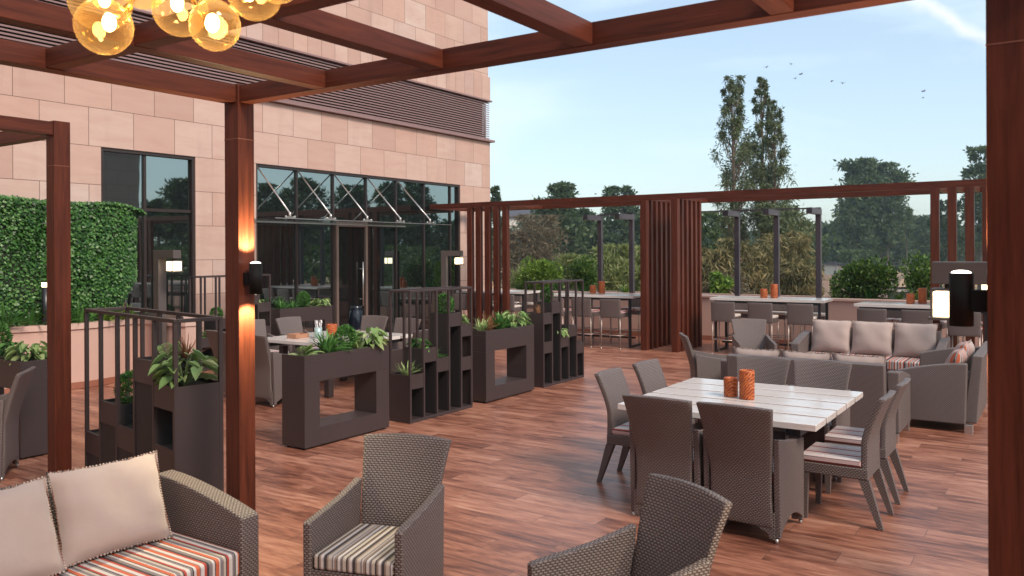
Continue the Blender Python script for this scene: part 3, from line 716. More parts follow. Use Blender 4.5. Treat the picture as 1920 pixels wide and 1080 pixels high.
def cage(label, x0, y0, rz=0, cw=.238, D=.32, rev=False, top=1.516, mir=False):
    t = thing('stepped_planter', label, 'planter', (x0, y0, 0), rz, 'stepped cage planters of dark metal')
    hs = CZ[::-1] if rev else CZ; L = cw*5; bw_ = .026; g = .0006
    b = MB(); b.box(0, L, 0, D, 0, .035); b.build('base', M_metal, t, bevel=.003)
    # dividing boards
    for i in range(6):
        hl = max(hs[i-1] if i > 0 else 0, hs[i] if i < 5 else 0)
        xx = i*cw if i < 5 else L-.014
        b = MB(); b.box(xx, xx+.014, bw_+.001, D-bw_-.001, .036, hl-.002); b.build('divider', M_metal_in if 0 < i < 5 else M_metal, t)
    for i in range(5):
        lst = [hs[i]]
        if abs(hs[i]-1.07) < .01: lst.append(.65)
        for zt in lst:
            a, c = i*cw+.0145, (i+1)*cw-.0005 if i < 4 else L-.0145
            b = MB(); hb = .165
            b.box(a, c, 0.002, .016, zt-hb, zt); b.box(a, c, D-.016, D-.002, zt-hb, zt); b.box(a, c, .0165, D-.0165, zt-hb, zt-.05)
            o = b.build('tray', M_metal, t)
            b = MB(); b.box(a+.002, c-.002, .017, D-.017, zt-.0495, zt-.022); b.build('soil', M_soil, o)
        b = MB(); zb_ = lst[-1]-.166
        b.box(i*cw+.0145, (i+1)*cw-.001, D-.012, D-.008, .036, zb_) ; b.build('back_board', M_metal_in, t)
    for i in range(6):
        xx = min(i*cw, L-bw_)
        for yy in (0, D-bw_):
            b = MB(); b.box(xx-.0005, xx+bw_, yy-.001, yy+bw_, .036, top-.026); b.build('upright', M_metal, t)
    b = MB(); b.box(0, L, 0, bw_, top-.0255, top); b.box(0, L, D-bw_, D, top-.0255, top); b.box(0, bw_, bw_+g, D-bw_-g, top-.0255, top); b.box(L-bw_, L, bw_+g, D-bw_-g, top-.0255, top)
    b.build('top_rail', M_metal, t, bevel=.003)
    return t, hs, L
def plant_on(t, lx, ly, z, kind, label, s=1, cat='plant', group='plants in the stepped planters'):
    a = t.rotation_euler.z; x_ = t.location.x+lx*math.cos(a)-ly*math.sin(a); y_ = t.location.y+lx*math.sin(a)+ly*math.cos(a)
    return plant(kind, label, cat, x_, y_, z, s, group)
# nearest unit stands on its own behind the sofa, tall end towards the camera
c1, _, _ = cage('dark stepped planter with barred top behind the striped sofa', 3.60, 4.80, R(80), .325, .34, True)
c2, _, _ = cage('dark stepped planter between the two portal planters', 7.14, PY-.04)
c3, _, _ = cage('dark stepped planter at the far end of the planter row, tallest trays at its left', 10.06, PY-.02, 0, .24, .32, True)
c4, _, _ = cage('dark stepped planter by the stone pier, partly behind the lit wooden post', 8.45, 11.84, 0, .29, .32, False, 1.57)
g1 = 'plants in the stepped planters'
plant_on(c1, .17, .2, 1.05, 'broad2', 'pale broad leaved vine spilling in the nearest tray behind the sofa', 1.15)
plant_on(c1, .50, .17, 1.20, 'fern', 'yellow green fern rising inside the bars behind the sofa', 1.0)
plant_on(c1, .45, .05, 1.20, 'rust', 'thin reddish stemmed plant inside the bars beside the yellow fern', .8)
plant_on(c1, .80, .15, .66, 'spider', 'dark spider plant hanging low in the stepped planter behind the sofa', .9)
plant_on(c1, 1.14, .17, .80, 'ball', 'round green bush low inside the stepped planter behind the sofa', 1.0, 'topiary')
plant_on(c2, .12, .15, .52, 'dracaena', 'yellow green leafy plant in the lowest tray between the portal planters', 1.0)
plant_on(c2, .36, .16, .80, 'greenbroad', 'deep green plant in the second tray between the portal planters', .8)
plant_on(c2, .58, .12, .66, 'spider2', 'arching strap leaves in the middle tray between the portal planters', .9)
plant_on(c2, .83, .16, 1.18, 'ball', 'clipped green ball in the tallest tray between the portal planters', 1.05, 'topiary')
plant_on(c2, 1.06, .16, 1.03, 'broad', 'pale long leaves in the right hand tray between the portal planters', .95)
plant_on(c3, .12, .16, 1.03, 'rust', 'reddish thin leaved plant at the left of the farthest stepped planter', .8)
plant_on(c3, .36, .16, 1.18, 'cone', 'clipped green cone on top of the farthest stepped planter', 1.0, 'topiary')
plant_on(c3, .6, .1, .66, 'broad', 'pale spotted leaves low in the farthest stepped planter', .95)
plant_on(c3, 1.06, .16, .52, 'spider2', 'thin tufted plant in the lowest tray of the farthest stepped planter', .5)
plant_on(c4, .15, .16, .52, 'greenbroad', 'leafy plant low in the stepped planter beside the stone pier', .7)
plant_on(c4, .42, .16, .80, 'ball', 'small round bush left of the lit wooden post by the stone pier', .95, 'topiary')
plant_on(c4, 1.3, .16, 1.03, 'broad', 'pale leaves in the tray just right of the lit wooden post', .6)
g2 = 'plants in the portal planters'
for x_, y_, k, s_, lb in [(5.74, .16, 'fern', .85, 'yellow green fern at the left end of the nearest portal planter'), (6.05, .15, 'spider', 1.0, 'spider plant hanging over the front of the nearest portal planter'),
        (6.35, .18, 'cone', 1.05, 'clipped dark green ball in the middle of the nearest portal planter'), (6.50, .14, 'fern', .7, 'feathery pale plant right of the clipped ball'), (6.70, .16, 'broad2', .85, 'pale yellow leaved plant at the right end of the nearest portal planter'),
        (6.18, .2, 'spider2', .9, 'second strappy tuft behind the hanging spider plant'),
        (8.78, .14, 'dracaena', .85, 'cream edged tuft at the left end of the middle portal planter'), (8.98, .18, 'rust', .9, 'bronze spiky plant in the middle portal planter'), (9.2, .15, 'spider2', 1.1, 'lush green strap leaves in the middle portal planter'), (9.38, .17, 'spider', .95, 'right hand strap leaved tuft in the middle portal planter'), (9.58, .16, 'broad2', .9, 'large pale arrow shaped leaves at the right end of the middle portal planter')]:
    plant(k, lb, 'topiary' if k == 'cone' else 'plant', x_, PY+y_, .90, s_*(1.3 if k != 'cone' else 1.08), g2)
for x_, k, s_, lb in [(10.28, 'spider', 1.1, 'spiky green tuft at the left of the planter against the glass'), (10.55, 'spider2', 1.1, 'second green tuft in the planter against the glass'), (10.82, 'cone', 1.3, 'clipped bush in the middle of the planter against the glass'), (11.08, 'fern', 1.2, 'yellowish fern in the planter against the glass'), (11.28, 'broad', 1.1, 'pale broad leaves at the right end of the planter against the glass')]:
    plant(k, lb, 'plant', x_, 12.02, .90, s_, g2)
for x_, y_, k, s_, lb in [(4.08, 8.42, 'broad2', 1.0, 'pale yellow leaves left of the tall wooden post'), (4.05, 8.75, 'greenbroad', 1.0, 'darker broad leaves behind the pale yellow ones at far left'), (4.07, 9.15, 'ball', 1.5, 'round dark green bush at the far left edge')]:
    plant(k, lb, 'plant', x_, y_, .90, s_, g2)

# ------------------------------------------------------------------ pergolas
def post(name, x0, x1, y0, y1, z1, parent, mat=M_woodZ):
    b = MB(); b.box(x0, x1, y0, y1, 0.001, z1); o = b.build(name, mat, parent, bevel=.003)
    if name == 'post':
        b = MB(); b.box(x0-.0012, x1+.0012, y0-.0012, y1+.0012, 2.648, 2.653); b.build('joint_strip', M_beamj, o)
    return o
pg = thing('wooden_pergola', 'brown wooden pergola overhead framing the picture with chandelier and two posts', 'pergola')
BZ0, BZ1 = 2.872, 2.975
post('post', 3.25, 3.37, 4.18, 4.31, BZ1+.01, pg); post('post', 3.25, 3.37, .10, .22, BZ1+.01, pg)
def beam(x0, x1, y0, y1, z0, z1, mat, parent, nm='beam'):
    b = MB(); b.box(x0, x1, y0, y1, z0, z1); return b.build(nm, mat, parent, bevel=.002)
beam(3.262, 3.358, .222, 4.178, BZ0, BZ1, M_woodY, pg); beam(3.262, 3.358, -2.5, .098, BZ0, BZ1, M_woodY, pg)
beam(-2, 3.249, 4.195, 4.295, BZ0, BZ1, M_woodX, pg)
for yy in (3.48, 2.64, 1.79, .91, .03, -.85, -1.7): beam(-2, 3.261, yy-.045, yy+.045, BZ0+.003, BZ1-.003, M_woodX, pg, 'joist')
for xx in (2.16, .9, -.4): beam(xx-.045, xx+.045, -2.5, 4.194, BZ0+.006, BZ1-.006, M_woodY, pg, 'cross_beam')
pl = thing('left_wooden_pergola', 'smaller brown wooden frame at the left edge in front of the hedge', 'pergola')
pl.name = 'wooden_pergola'
post('post', 3.40, 3.53, 6.62, 6.74, 3.005, pl)
beam(-1, 3.399, 6.63, 6.73, 2.89, 2.995, M_woodX, pl); beam(3.415, 3.515, 6.741, 11.4, 2.89, 2.995, M_woodY, pl)
beam(-1, 3.414, 9.0, 9.1, 2.893, 2.992, M_woodX, pl)
sp = thing('slatted_screen_frame', 'long brown rail frame with groups of upright slats along the terrace edge', 'pergola')
RX = 15.1
beam(RX-.05, RX+.05, -.5, 12.4, 2.96, 3.075, M_woodY, sp); beam(16.6, 16.7, -.5, 12.4, 2.96, 3.075, M_woodY, sp)
for yy in (12.30, -.45): beam(RX+.051, 16.599, yy, yy+.09, 2.963, 3.07, M_woodX, sp)
for ye in (1.82, 1.57, 1.32, 1.08, .83, .58, 11.30, 11.06, 10.81, 10.57, 10.33):
    post('slat', RX-.06, RX+.05, ye-.128, ye, 2.958, sp)
    beam(RX+.051, 16.599, ye-.10, ye-.02, 2.965, 3.04, M_woodX, sp, 'cross_beam')
for y1_, ns in ((6.95, 7), (6.30, 6)):
    for k in range(ns):
        x0 = 14.93+k*.235
        post('slat', x0, x0+(.14 if k == 0 else .10), y1_-.13, y1_, 2.958, sp)
    beam(RX+.051, 16.599, y1_-.11, y1_-.02, 2.963, 3.04, M_woodX, sp, 'cross_beam')

# sconces with their own lamps
def sconce(label, x, y, z, side, r=.039):
    t = thing('wall_sconce', label, 'wall lamp', (x, y, z), 0, 'cylindrical sconces on the pergola posts')
    b = MB(); b.lathe([(r*.86, -.092), (r, -.094), (r, .094), (r*.86, .092), (r*.84, .07)], n=28)
    b.build('cylinder', M_matt, t)
    b = MB(); b.box(-.022, .022, min(0, -side*.095)+(.02 if side < 0 else 0), max(0, -side*.095)-(.02 if side > 0 else 0), -.045, .045) if False else b.box(-.03, .03, *sorted((-side*.030, -side*.082)), -.04, .035)
    b.build('bracket', M_matt, t, bevel=.003)
    for sg in (1, -1):
        b = MB(); b.lathe([(1e-4, .103), (r*.45, .1015), (r*.72, .098), (r*.86, .0925)] if sg > 0 else [(1e-4, -.088), (r*.86, -.088)], n=24); b.build('lens', M_litw, t)
        ld = bpy.data.lights.new('sconce_lamp', 'SPOT'); ld.energy = 46; ld.color = (1, .84, .46); ld.spot_size = R(120); ld.spot_blend = .6; ld.shadow_soft_size = .012
        lo = bpy.data.objects.new('lamp', ld); COL.objects.link(lo); lo.parent = t; lo.location = (0, 0, sg*.112)
        lo.rotation_euler = (R(180) if sg > 0 else 0, 0, 0)
    return t
sconce('small black cylinder sconce throwing light up and down the left post', 3.31, 4.18-.083, 1.795, -1)
sconce('large black cylinder sconce on the dark right edge post', 3.31, .22+.083, 1.775, 1)

# ------------------------------------------------------------------ lamps
def lamp_post(label, x, y, rz, top=2.0):
    """column at the +Y end, arm reaching towards -Y (before rotation), lantern hanging below its end"""
    t = thing('lamp_post', label, 'garden lamp', (x, y, 0), rz, 'angular garden lamps with hanging lit lantern')
    b = MB(); b.box(-.065, .065, -.13, 0, .01, top-.125); b.box(-.09, .09, -.155, .025, 0, .0095); b.build('column', M_lampbody, t, bevel=.003)
    b = MB(); b.box(-.0655, .0655, -.50, .001, top-.1245, top); b.build('arm', M_lampbody, t, bevel=.003)
    b = MB(); z1 = top-.15
    b.box(-.085, .085, -.505, -.335, z1-.012, z1); b.box(-.095, .095, -.515, -.325, z1-.175, z1-.160); b.box(-.02, .02, -.44, -.40, z1, top-.125)
    for sx in (-.08, .08):
        for sy in (-.50, -.34): b.box(sx-.005, sx+.005, sy-.005, sy+.005, z1-.16, z1-.012)
    fr_ = b.build('lantern_frame', M_lampbody, t)
    b = MB(); b.box(-.072, .072, -.492, -.348, z1-.155, z1-.018); b.build('lit_panel', M_lit, fr_)
    return t
lamp_post('angular garden lamp with glowing lantern right of the hedge', 7.35, 11.35, 0, 2.0)
lamp_post('angular garden lamp with glowing lantern at the right end of the glass front', 15.0, 12.0, R(18), 1.985)
lamp_post('large near garden lamp with bright lantern at the right edge beside the black sconce', 5.23, .12, R(180), 1.883)
lamp_post('small distant lantern glimpsed between the sconce and the right edge post', 12.62, .42, R(180), 1.70)
t = thing('bollard_light', 'slim black bollard light with glowing top under the hedge', 'garden lamp', (6.05, 12.02, .86))
b = MB(); b.lathe([(1e-4, 0), (.052, 0), (.052, .62), (1e-4, .621)], n=20); b.build('column', M_black, t)
b = MB(); b.lathe([(.045, .622), (.052, .625), (.052, .685), (1e-4, .686)], n=20); b.build('lit_head', M_lit, t)

# ------------------------------------------------------------------ parapet with steel frames
pw = thing('parapet_wall', 'low pink rendered parapet along the terrace edge', 'wall')
b = MB(); b.box(17.4, 17.62, -6, 12.59, .1, .93); b.build('wall', M_plaster, pw)
b = MB(); b.box(17.36, 17.66, -6, 12.59, .93, .98); b.build('cap', M_cap, pw, bevel=.006)
b = MB(); b.box(17.375, 17.61, -6, 12.59, .002, .10); b.build('skirting', M_skirting, pw)
b = MB(); b.box(17.63, 18.7, -6, 12.5, -.5, .86); struct(b.build('planting_soil', M_soil, uvmode=None))
b = MB(); b.box(18.7, 18.8, -6, 12.6, -4, .95); q = b.build('planter_wall', M_plaster); tag(q, 'outer pink wall of the parapet planting trough', 'wall')
def steel(label, ys):
    t = thing('steel_frame', label, 'frame', (17.5, 0, .98), 0, 'slate grey steel frames on the parapet')
    for y in ys:
        b = MB(); b.box(-.05, .05, y-.05, y+.05, 0, 1.70); b.build('upright', M_postm, t, bevel=.003)
        b = MB(); b.box(-.75, .055, y-.055, y+.055, 1.701, 1.82); b.build('arm', M_postm, t, bevel=.003)
    b = MB(); b.box(-.06, .02, min(ys)-.05, max(ys)+(.05 if len(ys) < 3 else .8), 1.821, 1.85); b.build('tie_bar', M_postm, t)
    return t
steel('two post slate steel frame on the parapet left of the slatted screen', [9.18, 8.36])
steel('three post slate steel frame on the parapet right of the slatted screen', [5.86, 5.02, 4.17])
steel('steel bar frame running behind the slatted screen', [7.6, 6.75])

# ------------------------------------------------------------------ wicker furniture
def arch_poly(w0, w1, z0, zt, rise, n=8, leg=.035):
    """panel outline with an arched bottom edge between two short legs"""
    p = [(w0, z0), (w0+leg, z0)]
    for i in range(n+1):
        t_ = i/n; xx = w0+leg+(w1-w0-2*leg)*t_; p.append((xx, z0+.03+rise*math.sin(math.pi*t_)))
    p += [(w1-leg, z0), (w1, z0), (w1, zt), (w0, zt)]
    return p
def add_feet(t, pts, h=.03, r=.012):
    for x_, y_ in pts:
        b = MB(); b.tube([(x_, y_, 0), (x_, y_, h)], r, 10); b.build('foot', M_silver, t, uvmode=None)
def back_fn(w0, w1, z0, z1, y0, y1, bow, crown):
    def fn(u, v):
        s_ = 2*u-1; vv = v
        hw = w0+(w1-w0)*max(0, (v-.35)/.65)**1.6+(.012 if v < .2 else 0)*(.2-v)*5
        ztop = z1-crown*s_*s_
        z = z0+(ztop-z0)*v
        y = y0+(y1-y0)*max(0, (v-.42)/.58)**1.35+bow*(1-s_*s_)*min(1, v*1.3)
        return (s_*hw, y, z), (0, math.cos(.2*v), -math.sin(.2*v)*.6)
    return fn
def make_armchair(name, cush):
    t = thing(name, '', 'chair')
    b = MB(); b.sheet(back_fn(.212, .262, .10, .925, .235, .37, .028, .012), 16, 22, .042); b.build('backrest', M_wicker, t, bevel=.008, autos=60)
    # rear skirt strip with arch
    b = MB(); b.prism(arch_poly(-.232, .232, .03, .20, .06), 1, .222, .252); b.build('rear_skirt', M_wicker, t)
    for sx in (-1, 1):
        # side panel: sloping arm top
        yz = [(-.29, .03), (-.255, .03)]
        for i in range(9):
            k = i/8; yz.append((-.255+.455*k, .06+.075*math.sin(math.pi*k)))
        yz += [(.20, .03), (.234, .03), (.25, .55), (.262, .70), (.20, .685), (.05, .655), (-.12, .635), (-.27, .622), (-.293, .615)]
        b = MB(); b.prism(yz, 0, sx*.225, sx*.268); b.build('arm', M_wicker, t, bevel=.007)
    b = MB(); b.prism(arch_poly(-.2245, .2245, .03, .385, .085), 1, -.285, -.25); b.box(-.224, .224, -.2495, .215, .35, .385); b.build('seat_frame', M_wicker, t)
    b = MB(); b.box(-.219, .219, -.283, .222, .387, .462); b.build('seat_cushion', cush, t, bevel=.016, uvmode='cushion', seg=3)
    add_feet(t, [(-.247, -.272), (.247, -.272), (-.242, .235), (.242, .235)])
    return t
def make_sidechair(name, cush):
    t = thing(name, '', 'chair')
    b = MB(); b.sheet(back_fn(.215, .232, .36, .92, .20, .315, .016, .004), 12, 16, .05); b.build('backrest', M_wicker, t, bevel=.01, autos=60)
    b = MB(); b.box(-.225, .225, -.235, .225, .335, .415); b.build('seat_frame', M_wicker, t, bevel=.008)
    for sx in (-1, 1):
        b = MB(); b.taper((sx*.198, -.212, 0), .034, .034, (sx*.198, -.208, .3345), .052, .05); b.build('leg', M_wicker, t)
        b = MB(); b.taper((sx*.205, .305, 0), .032, .034, (sx*.198, .195, .3345), .054, .07); b.build('leg', M_wicker, t)
    b = MB(); b.box(-.222, .222, -.24, .18, .417, .470); b.build('seat_cushion', cush, t, bevel=.014, uvmode='cushion', seg=3)
    return t
def make_stool(name, cush):
    t = thing(name, '', 'bar stool')
    b = MB(); b.sheet(lambda u, v: (((2*u-1)*.225, .20+.03*v+.012*(1-(2*u-1)**2), .62+.375*v), (0, 1, -.08)), 10, 8, .032); b.build('backrest', M_wicker, t, bevel=.006, autos=60)
    b = MB(); b.box(-.215, .215, -.215, .18, .625, .705); b.build('seat_frame', M_wicker, t, bevel=.006)
    b = MB(); b.box(-.215, .215, -.22, .175, .707, .752); b.build('seat_cushion', cush, t, bevel=.012, uvmode='cushion')
    for sx in (-1, 1):
        for y_, yb in ((-.20, -.205), (.195, .20)):
            b = MB(); b.tube([(sx*.213, yb, .02), (sx*.205, y_, .64)], .0115, 8); b.build('leg', M_stoolm, t)
    b = MB()
    for sy in (-.2, .2): b.tube([(-.21, sy, .27), (.21, sy, .27)], .009, 7)
    for sx in (-.21, .21): b.tube([(sx, -.2, .27), (sx, .2, .27)], .009, 7)
    b.build('footrest', M_stoolm, t)
    add_feet(t, [(-.213, -.205), (.213, -.205), (-.213, .20), (.213, .20)], .022, .016)
    return t
def pillow_mesh(sx, sz, th, mat, seed=0, name='cover'):
    q = MB(); n = 16; vs = []; r_ = np.random.default_rng(seed); ph = r_.random(4)*6
    for side in (1, -1):
        for j in range(n+1):
            for i in range(n+1):
                u, v = 2*i/n-1, 2*j/n-1
                pin = 1-.055*(1-abs(v)**2.2)*abs(u)**3; pin2 = 1-.055*(1-abs(u)**2.2)*abs(v)**3
                tt = (max(0, 1-abs(u)**2.6)*max(0, 1-abs(v)**2.6))**.5
                wr = .006*math.sin(5*u+ph[0]+3*v)*tt+.006*math.sin(9*v+ph[1]+2*u)*abs(u)**2+.005*math.sin(11*u+ph[2])*abs(v)**3
                vs.append((u*sx/2*pin, side*(tt*th/2+wr)-.0*side, v*sz/2*pin2))
    N = (n+1)**2; fs = []
    for j in range(n):
        for i in range(n):
            a = j*(n+1)+i; fs.append((a, a+1, a+n+2, a+n+1)); fs.append((N+a, N+a+n+1, N+a+n+2, N+a+1))
    q.add(vs, fs, smooth=True)
    me = bpy.data.meshes.new(name); bm = bmesh.new(); bv = [bm.verts.new(p) for p in q.v]
    for f in q.f:
        fc = bm.faces.new([bv[k] for k in f]); fc.smooth = True
    bmesh.ops.remove_doubles(bm, verts=bm.verts, dist=.0004); bmesh.ops.recalc_face_normals(bm, faces=bm.faces)
    uvl = bm.loops.layers.uv.new('UVMap')
    for f in bm.faces:
        for lp in f.loops: lp[uvl].uv = (lp.vert.co.x, lp.vert.co.z)
    bm.to_mesh(me); bm.free(); me.materials.append(mat); return me
def fringe_mesh(sx, sz):
    q = MB(); pr = []
    for k in range(34):
        u = 2*k/33-1
        pin = 1-.055*(1-abs(u)**2.2); pr += [(u*sx/2, sz/2*pin, 0), (u*sx/2, -sz/2*pin, 0), (sx/2*pin, u*sz/2, 0), (-sx/2*pin, u*sz/2, 0)]
    for a, c, _ in pr:
        q.sphere((a*1.006, .004*math.sin(a*90), c*1.006), .0062, 4)
    return q.mesh('pompom_trim', M_fringe)
PIL = {}
def pillow(label, loc, az, lean, kind='beige', group=None, w_=.5, h_=.42, roll=0, th=.19):
    key = (kind, w_, h_)
    if key not in PIL:
        PIL[key] = (pillow_mesh(w_, h_, th, {'beige': M_beige, 'cream': M_beige_l, 'red': M_str_red}[kind], len(PIL)), fringe_mesh(w_, h_) if kind != 'red' else None)
    t = thing('throw_pillow', label, 'pillow', loc, 0, group); t.rotation_euler = (lean, roll, facing(az))
    link('cover', PIL[key][0], t)
    if PIL[key][1]: link('pompom_trim', PIL[key][1], t)
    return t
def make_sofa(name, label, W, loc, az, cush, seats=2, D=.86, back_h=.80, arm_h=.62, group=None, armw=.115):
    t = thing(name, label, 'sofa', loc, facing(az), group); y0, y1 = -D/2, D/2
    # arms with curved top
    for sx in (-1, 1):
        yz = [(y0, .09), (y1-.12, .09), (y1-.10, arm_h+.11)]
        for i in range(9):
            k = i/8; yz.append((y1-.12-(D-.14)*k, arm_h+.115*(1-k**1.6)))
        yz.append((y0, arm_h-.012))
        x0, x1 = sorted((sx*W/2, sx*(W/2-armw)))
        b = MB(); b.prism(yz, 0, x0, x1); b.build('arm', M_wicker, t, bevel=.012)
    b = MB(); b.prism([(y1-.155, .09), (y1-.02, .09), (y1+.04, back_h-.01), (y1-.06, back_h)], 0, -(W/2-armw)+.001, (W/2-armw)-.001)
    b.build('backrest', M_wicker, t, bevel=.012)
    b = MB(); b.box(-(W/2-armw)+.001, (W/2-armw)-.001, y0+.01, y1-.156, .09, .30); b.build('seat_frame', M_wicker, t, bevel=.004)
    sw = (W-2*armw-.01)/seats
    for i in range(seats):
        x0 = -(W/2-armw)+.005+i*sw
        b = MB(); b.box(x0+.002, x0+sw-.002, y0-.005, y1-.165, .302, .43); b.build('seat_cushion', cush, t, bevel=.02, uvmode='cushion', seg=3)
    for sx in (-1, 1):
        for y_ in (y0+.05, y1-.09):
            b = MB(); b.box(sx*(W/2-.05)-.045, sx*(W/2-.05)+.045, y_-.04, y_+.04, 0, .09); b.build('foot', M_silver, t, bevel=.003)
    return t

AC_T = make_armchair('wicker_armchair', M_str_tan); AC_D = make_armchair('wicker_armchair', M_str_din)
SCH = make_sidechair('wicker_side_chair', M_str_din); STW = make_stool('bar_stool', M_beige_l); STR = make_stool('bar_stool', M_str_din)
def put(proto, x, y, az, label, group): return dup(proto, (x, y, 0), facing(az), label, group)
gA = 'wicker armchairs with high backs'; gS = 'armless wicker side chairs'
put(AC_T, 3.165, 2.96, 197, 'wicker armchair in the foreground centre with brown striped seat cushion', gA)
put(AC_T, 3.11, 1.55, 152, 'wicker armchair in the right foreground turned away, cropped by the bottom edge', gA)
put(AC_D, 3.42, 7.94, 141, 'wicker armchair cut by the left edge, in front of the dark planter', gA)
put(AC_D, 5.78, 2.40, 0, 'left of the two wicker armchairs whose backs face us at the white slatted table', gA)
put(AC_D, 5.78, 1.83, -2, 'right of the two wicker armchairs whose backs face us at the white slatted table', gA)
put(AC_D, 7.60, 2.42, 180, 'left wicker armchair on the far side of the white slatted table', gA)
put(AC_D, 7.60, 1.87, 180, 'right wicker armchair on the far side of the white slatted table', gA)
put(AC_T, 9.90, 3.62, -60, 'wicker armchair seen side on at the left end of the lounge group', gA)
put(AC_T, 12.0, 3.78, 209, 'wicker armchair facing us left of the far three pillow sofa', gA)
put(SCH, 6.42, 2.98, -88, 'armless wicker chair at the near left corner of the white slatted table', gS)
put(SCH, 7.12, 2.96, -92, 'armless wicker chair at the far left corner of the white slatted table', gS)
put(SCH, 6.40, 1.37, 90, 'armless wicker chair at the near right corner of the white slatted table', gS)
put(SCH, 7.11, 1.37, 90, 'armless wicker chair at the far right corner of the white slatted table', gS)
# left dining group
put(AC_D, 7.20, 8.55, 2, 'wicker armchair with its back to us between the lit post and the nearest portal planter', gA)
put(AC_D, 7.30, 9.35, -5, 'wicker armchair half hidden behind the lit wooden post', gA)
put(AC_D, 8.30, 10.05, -92, 'left wicker armchair on the window side of the planter framed table', gA)
put(AC_D, 8.98, 9.95, -88, 'right wicker armchair on the window side of the planter framed table', gA)
put(AC_D, 9.56, 9.30, 185, 'wicker armchair before the glass door at the planter framed table', gA)
put(AC_D, 9.46, 8.55, 178, 'wicker armchair behind the bars of the middle stepped planter', gA)
put(AC_D, 8.55, 7.45, 88, 'wicker armchair seen through the portal planter, back towards the planter row', gA)

# tables
def slat_table(label, x0, x1, y0, y1, zt, nsl, leg=.09, group=None, cat='dining table', g=.045):
    t = thing('slatted_table', label, cat, ((x0+x1)/2, (y0+y1)/2, 0), 0, group); W, L = x1-x0, y1-y0; th = .045
    sw = (W-g*(nsl-1))/nsl
    for i in range(nsl):
        a = -W/2+i*(sw+g); b = MB(); b.box(a, a+sw, -L/2, L/2, zt-th, zt); b.build('table_slat', M_white, t, bevel=.003)
    b = MB(); b.box(-W/2+.06, W/2-.06, -L/2+.12, -L/2+.22, zt-th-.06, zt-th-.001); b.box(-W/2+.06, W/2-.06, L/2-.22, L/2-.12, zt-th-.06, zt-th-.001); b.box(-W/2+.08, W/2-.08, -.05, .05, zt-th-.06, zt-th-.001)
    b.build('apron', M_black, t)
    for sx in (-1, 1):
        for sy in (-1, 1):
            b = MB(); b.box(sx*(W/2-.22)-leg/2, sx*(W/2-.22)+leg/2, sy*(L/2-.30)-leg/2, sy*(L/2-.30)+leg/2, 0, zt-th-.061); b.build('leg', M_metal, t, bevel=.003)
    return t
slat_table('square whitewashed slatted dining table with eight wicker chairs around it', 5.86, 7.46, 1.42, 2.93, .75, 5)
slat_table('whitewashed slatted dining table behind the nearest portal planter', 7.65, 9.25, 7.95, 9.45, .75, 6)
t = slat_table('low white coffee table between the lounge sofas', 10.4, 11.5, 1.95, 2.85, .47, 4, .07, cat='coffee table')
gB = 'tall whitewashed bar tables along the parapet'
def bar_table(label, cx_, cy_, L, az, stool, labs_near, labs_far, nn=3, W=.78, off=0):
    t = thing('bar_table', label, 'bar table', (cx_, cy_, 0), R(az), gB)
    b = MB()
    for k in range(3):
        sw = (W-.016)/3; a = -W/2+k*(sw+.008); b.box(a, a+sw, -L/2, L/2, 1.0, 1.048)
    b.build('tabletop', M_white, t, bevel=.003)
    for sy in (-1, 1):
        y_ = sy*(L/2-.10); b = MB(); s_ = .022
        for xx in (-W/2+.06, W/2-.06): b.box(xx-s_, xx+s_, y_-s_, y_+s_, .041, .9985)
        b.box(-W/2+.038, W/2-.038, y_-s_, y_+s_, 0, .040); b.build('end_frame', M_black, t)
    b = MB()
    for xx in (-W/2+.06, W/2-.06): b.box(xx-.02, xx+.02, -L/2+.124, L/2-.124, .955, .998)
    b.box(-.02, .02, -L/2+.124, L/2-.124, .15, .19); b.build('rail', M_black, t)
    ca, sa = math.cos(R(az)), math.sin(R(az))
    for k in range(nn):
        yy = L/2-.36-k*(L-.72)/(nn-1)+off
        for side, labs in ((-1, labs_near), (1, labs_far)):
            if k >= len(labs): continue
            lx = side*(W/2+.10)
            put(stool, cx_+lx*ca-yy*sa, cy_+lx*sa+yy*ca, az+(0 if side < 0 else 180)+random.uniform(-3, 3), labs[k], 'bar stools at the tall tables')
    return t
T = ['leftmost tall bar table below the wooden slats', 'tall bar table left of the dark slatted screen', 'tall bar table right of the slatted screen with a three post steel frame behind', 'tall bar table at the right behind the three beige pillows']
W4 = ['leftmost', 'second', 'third slatted side', 'right']
def sl(tb, side): return ['%s stool on the %s side of the %s' % (o, side, tb) for o in ('left', 'middle', 'right')]
names = ['leftmost bar table', 'bar table left of the slatted screen', 'bar table right of the slatted screen', 'rightmost bar table']
bar_table(T[0], 15.85, 11.0, 1.85, 6, STW, sl(names[0], 'near'), sl(names[0], 'parapet'))
bar_table(T[1], 15.48, 8.22, 2.0, 3, STR, sl(names[1], 'near'), sl(names[1], 'parapet'))
bar_table(T[2], 15.82, 4.66, 2.12, 2, STW, sl(names[2], 'near'), sl(names[2], 'parapet'))
bar_table(T[3], 15.15, 1.92, 2.05, -3, STR, sl(names[3], 'near'), sl(names[3], 'parapet'))

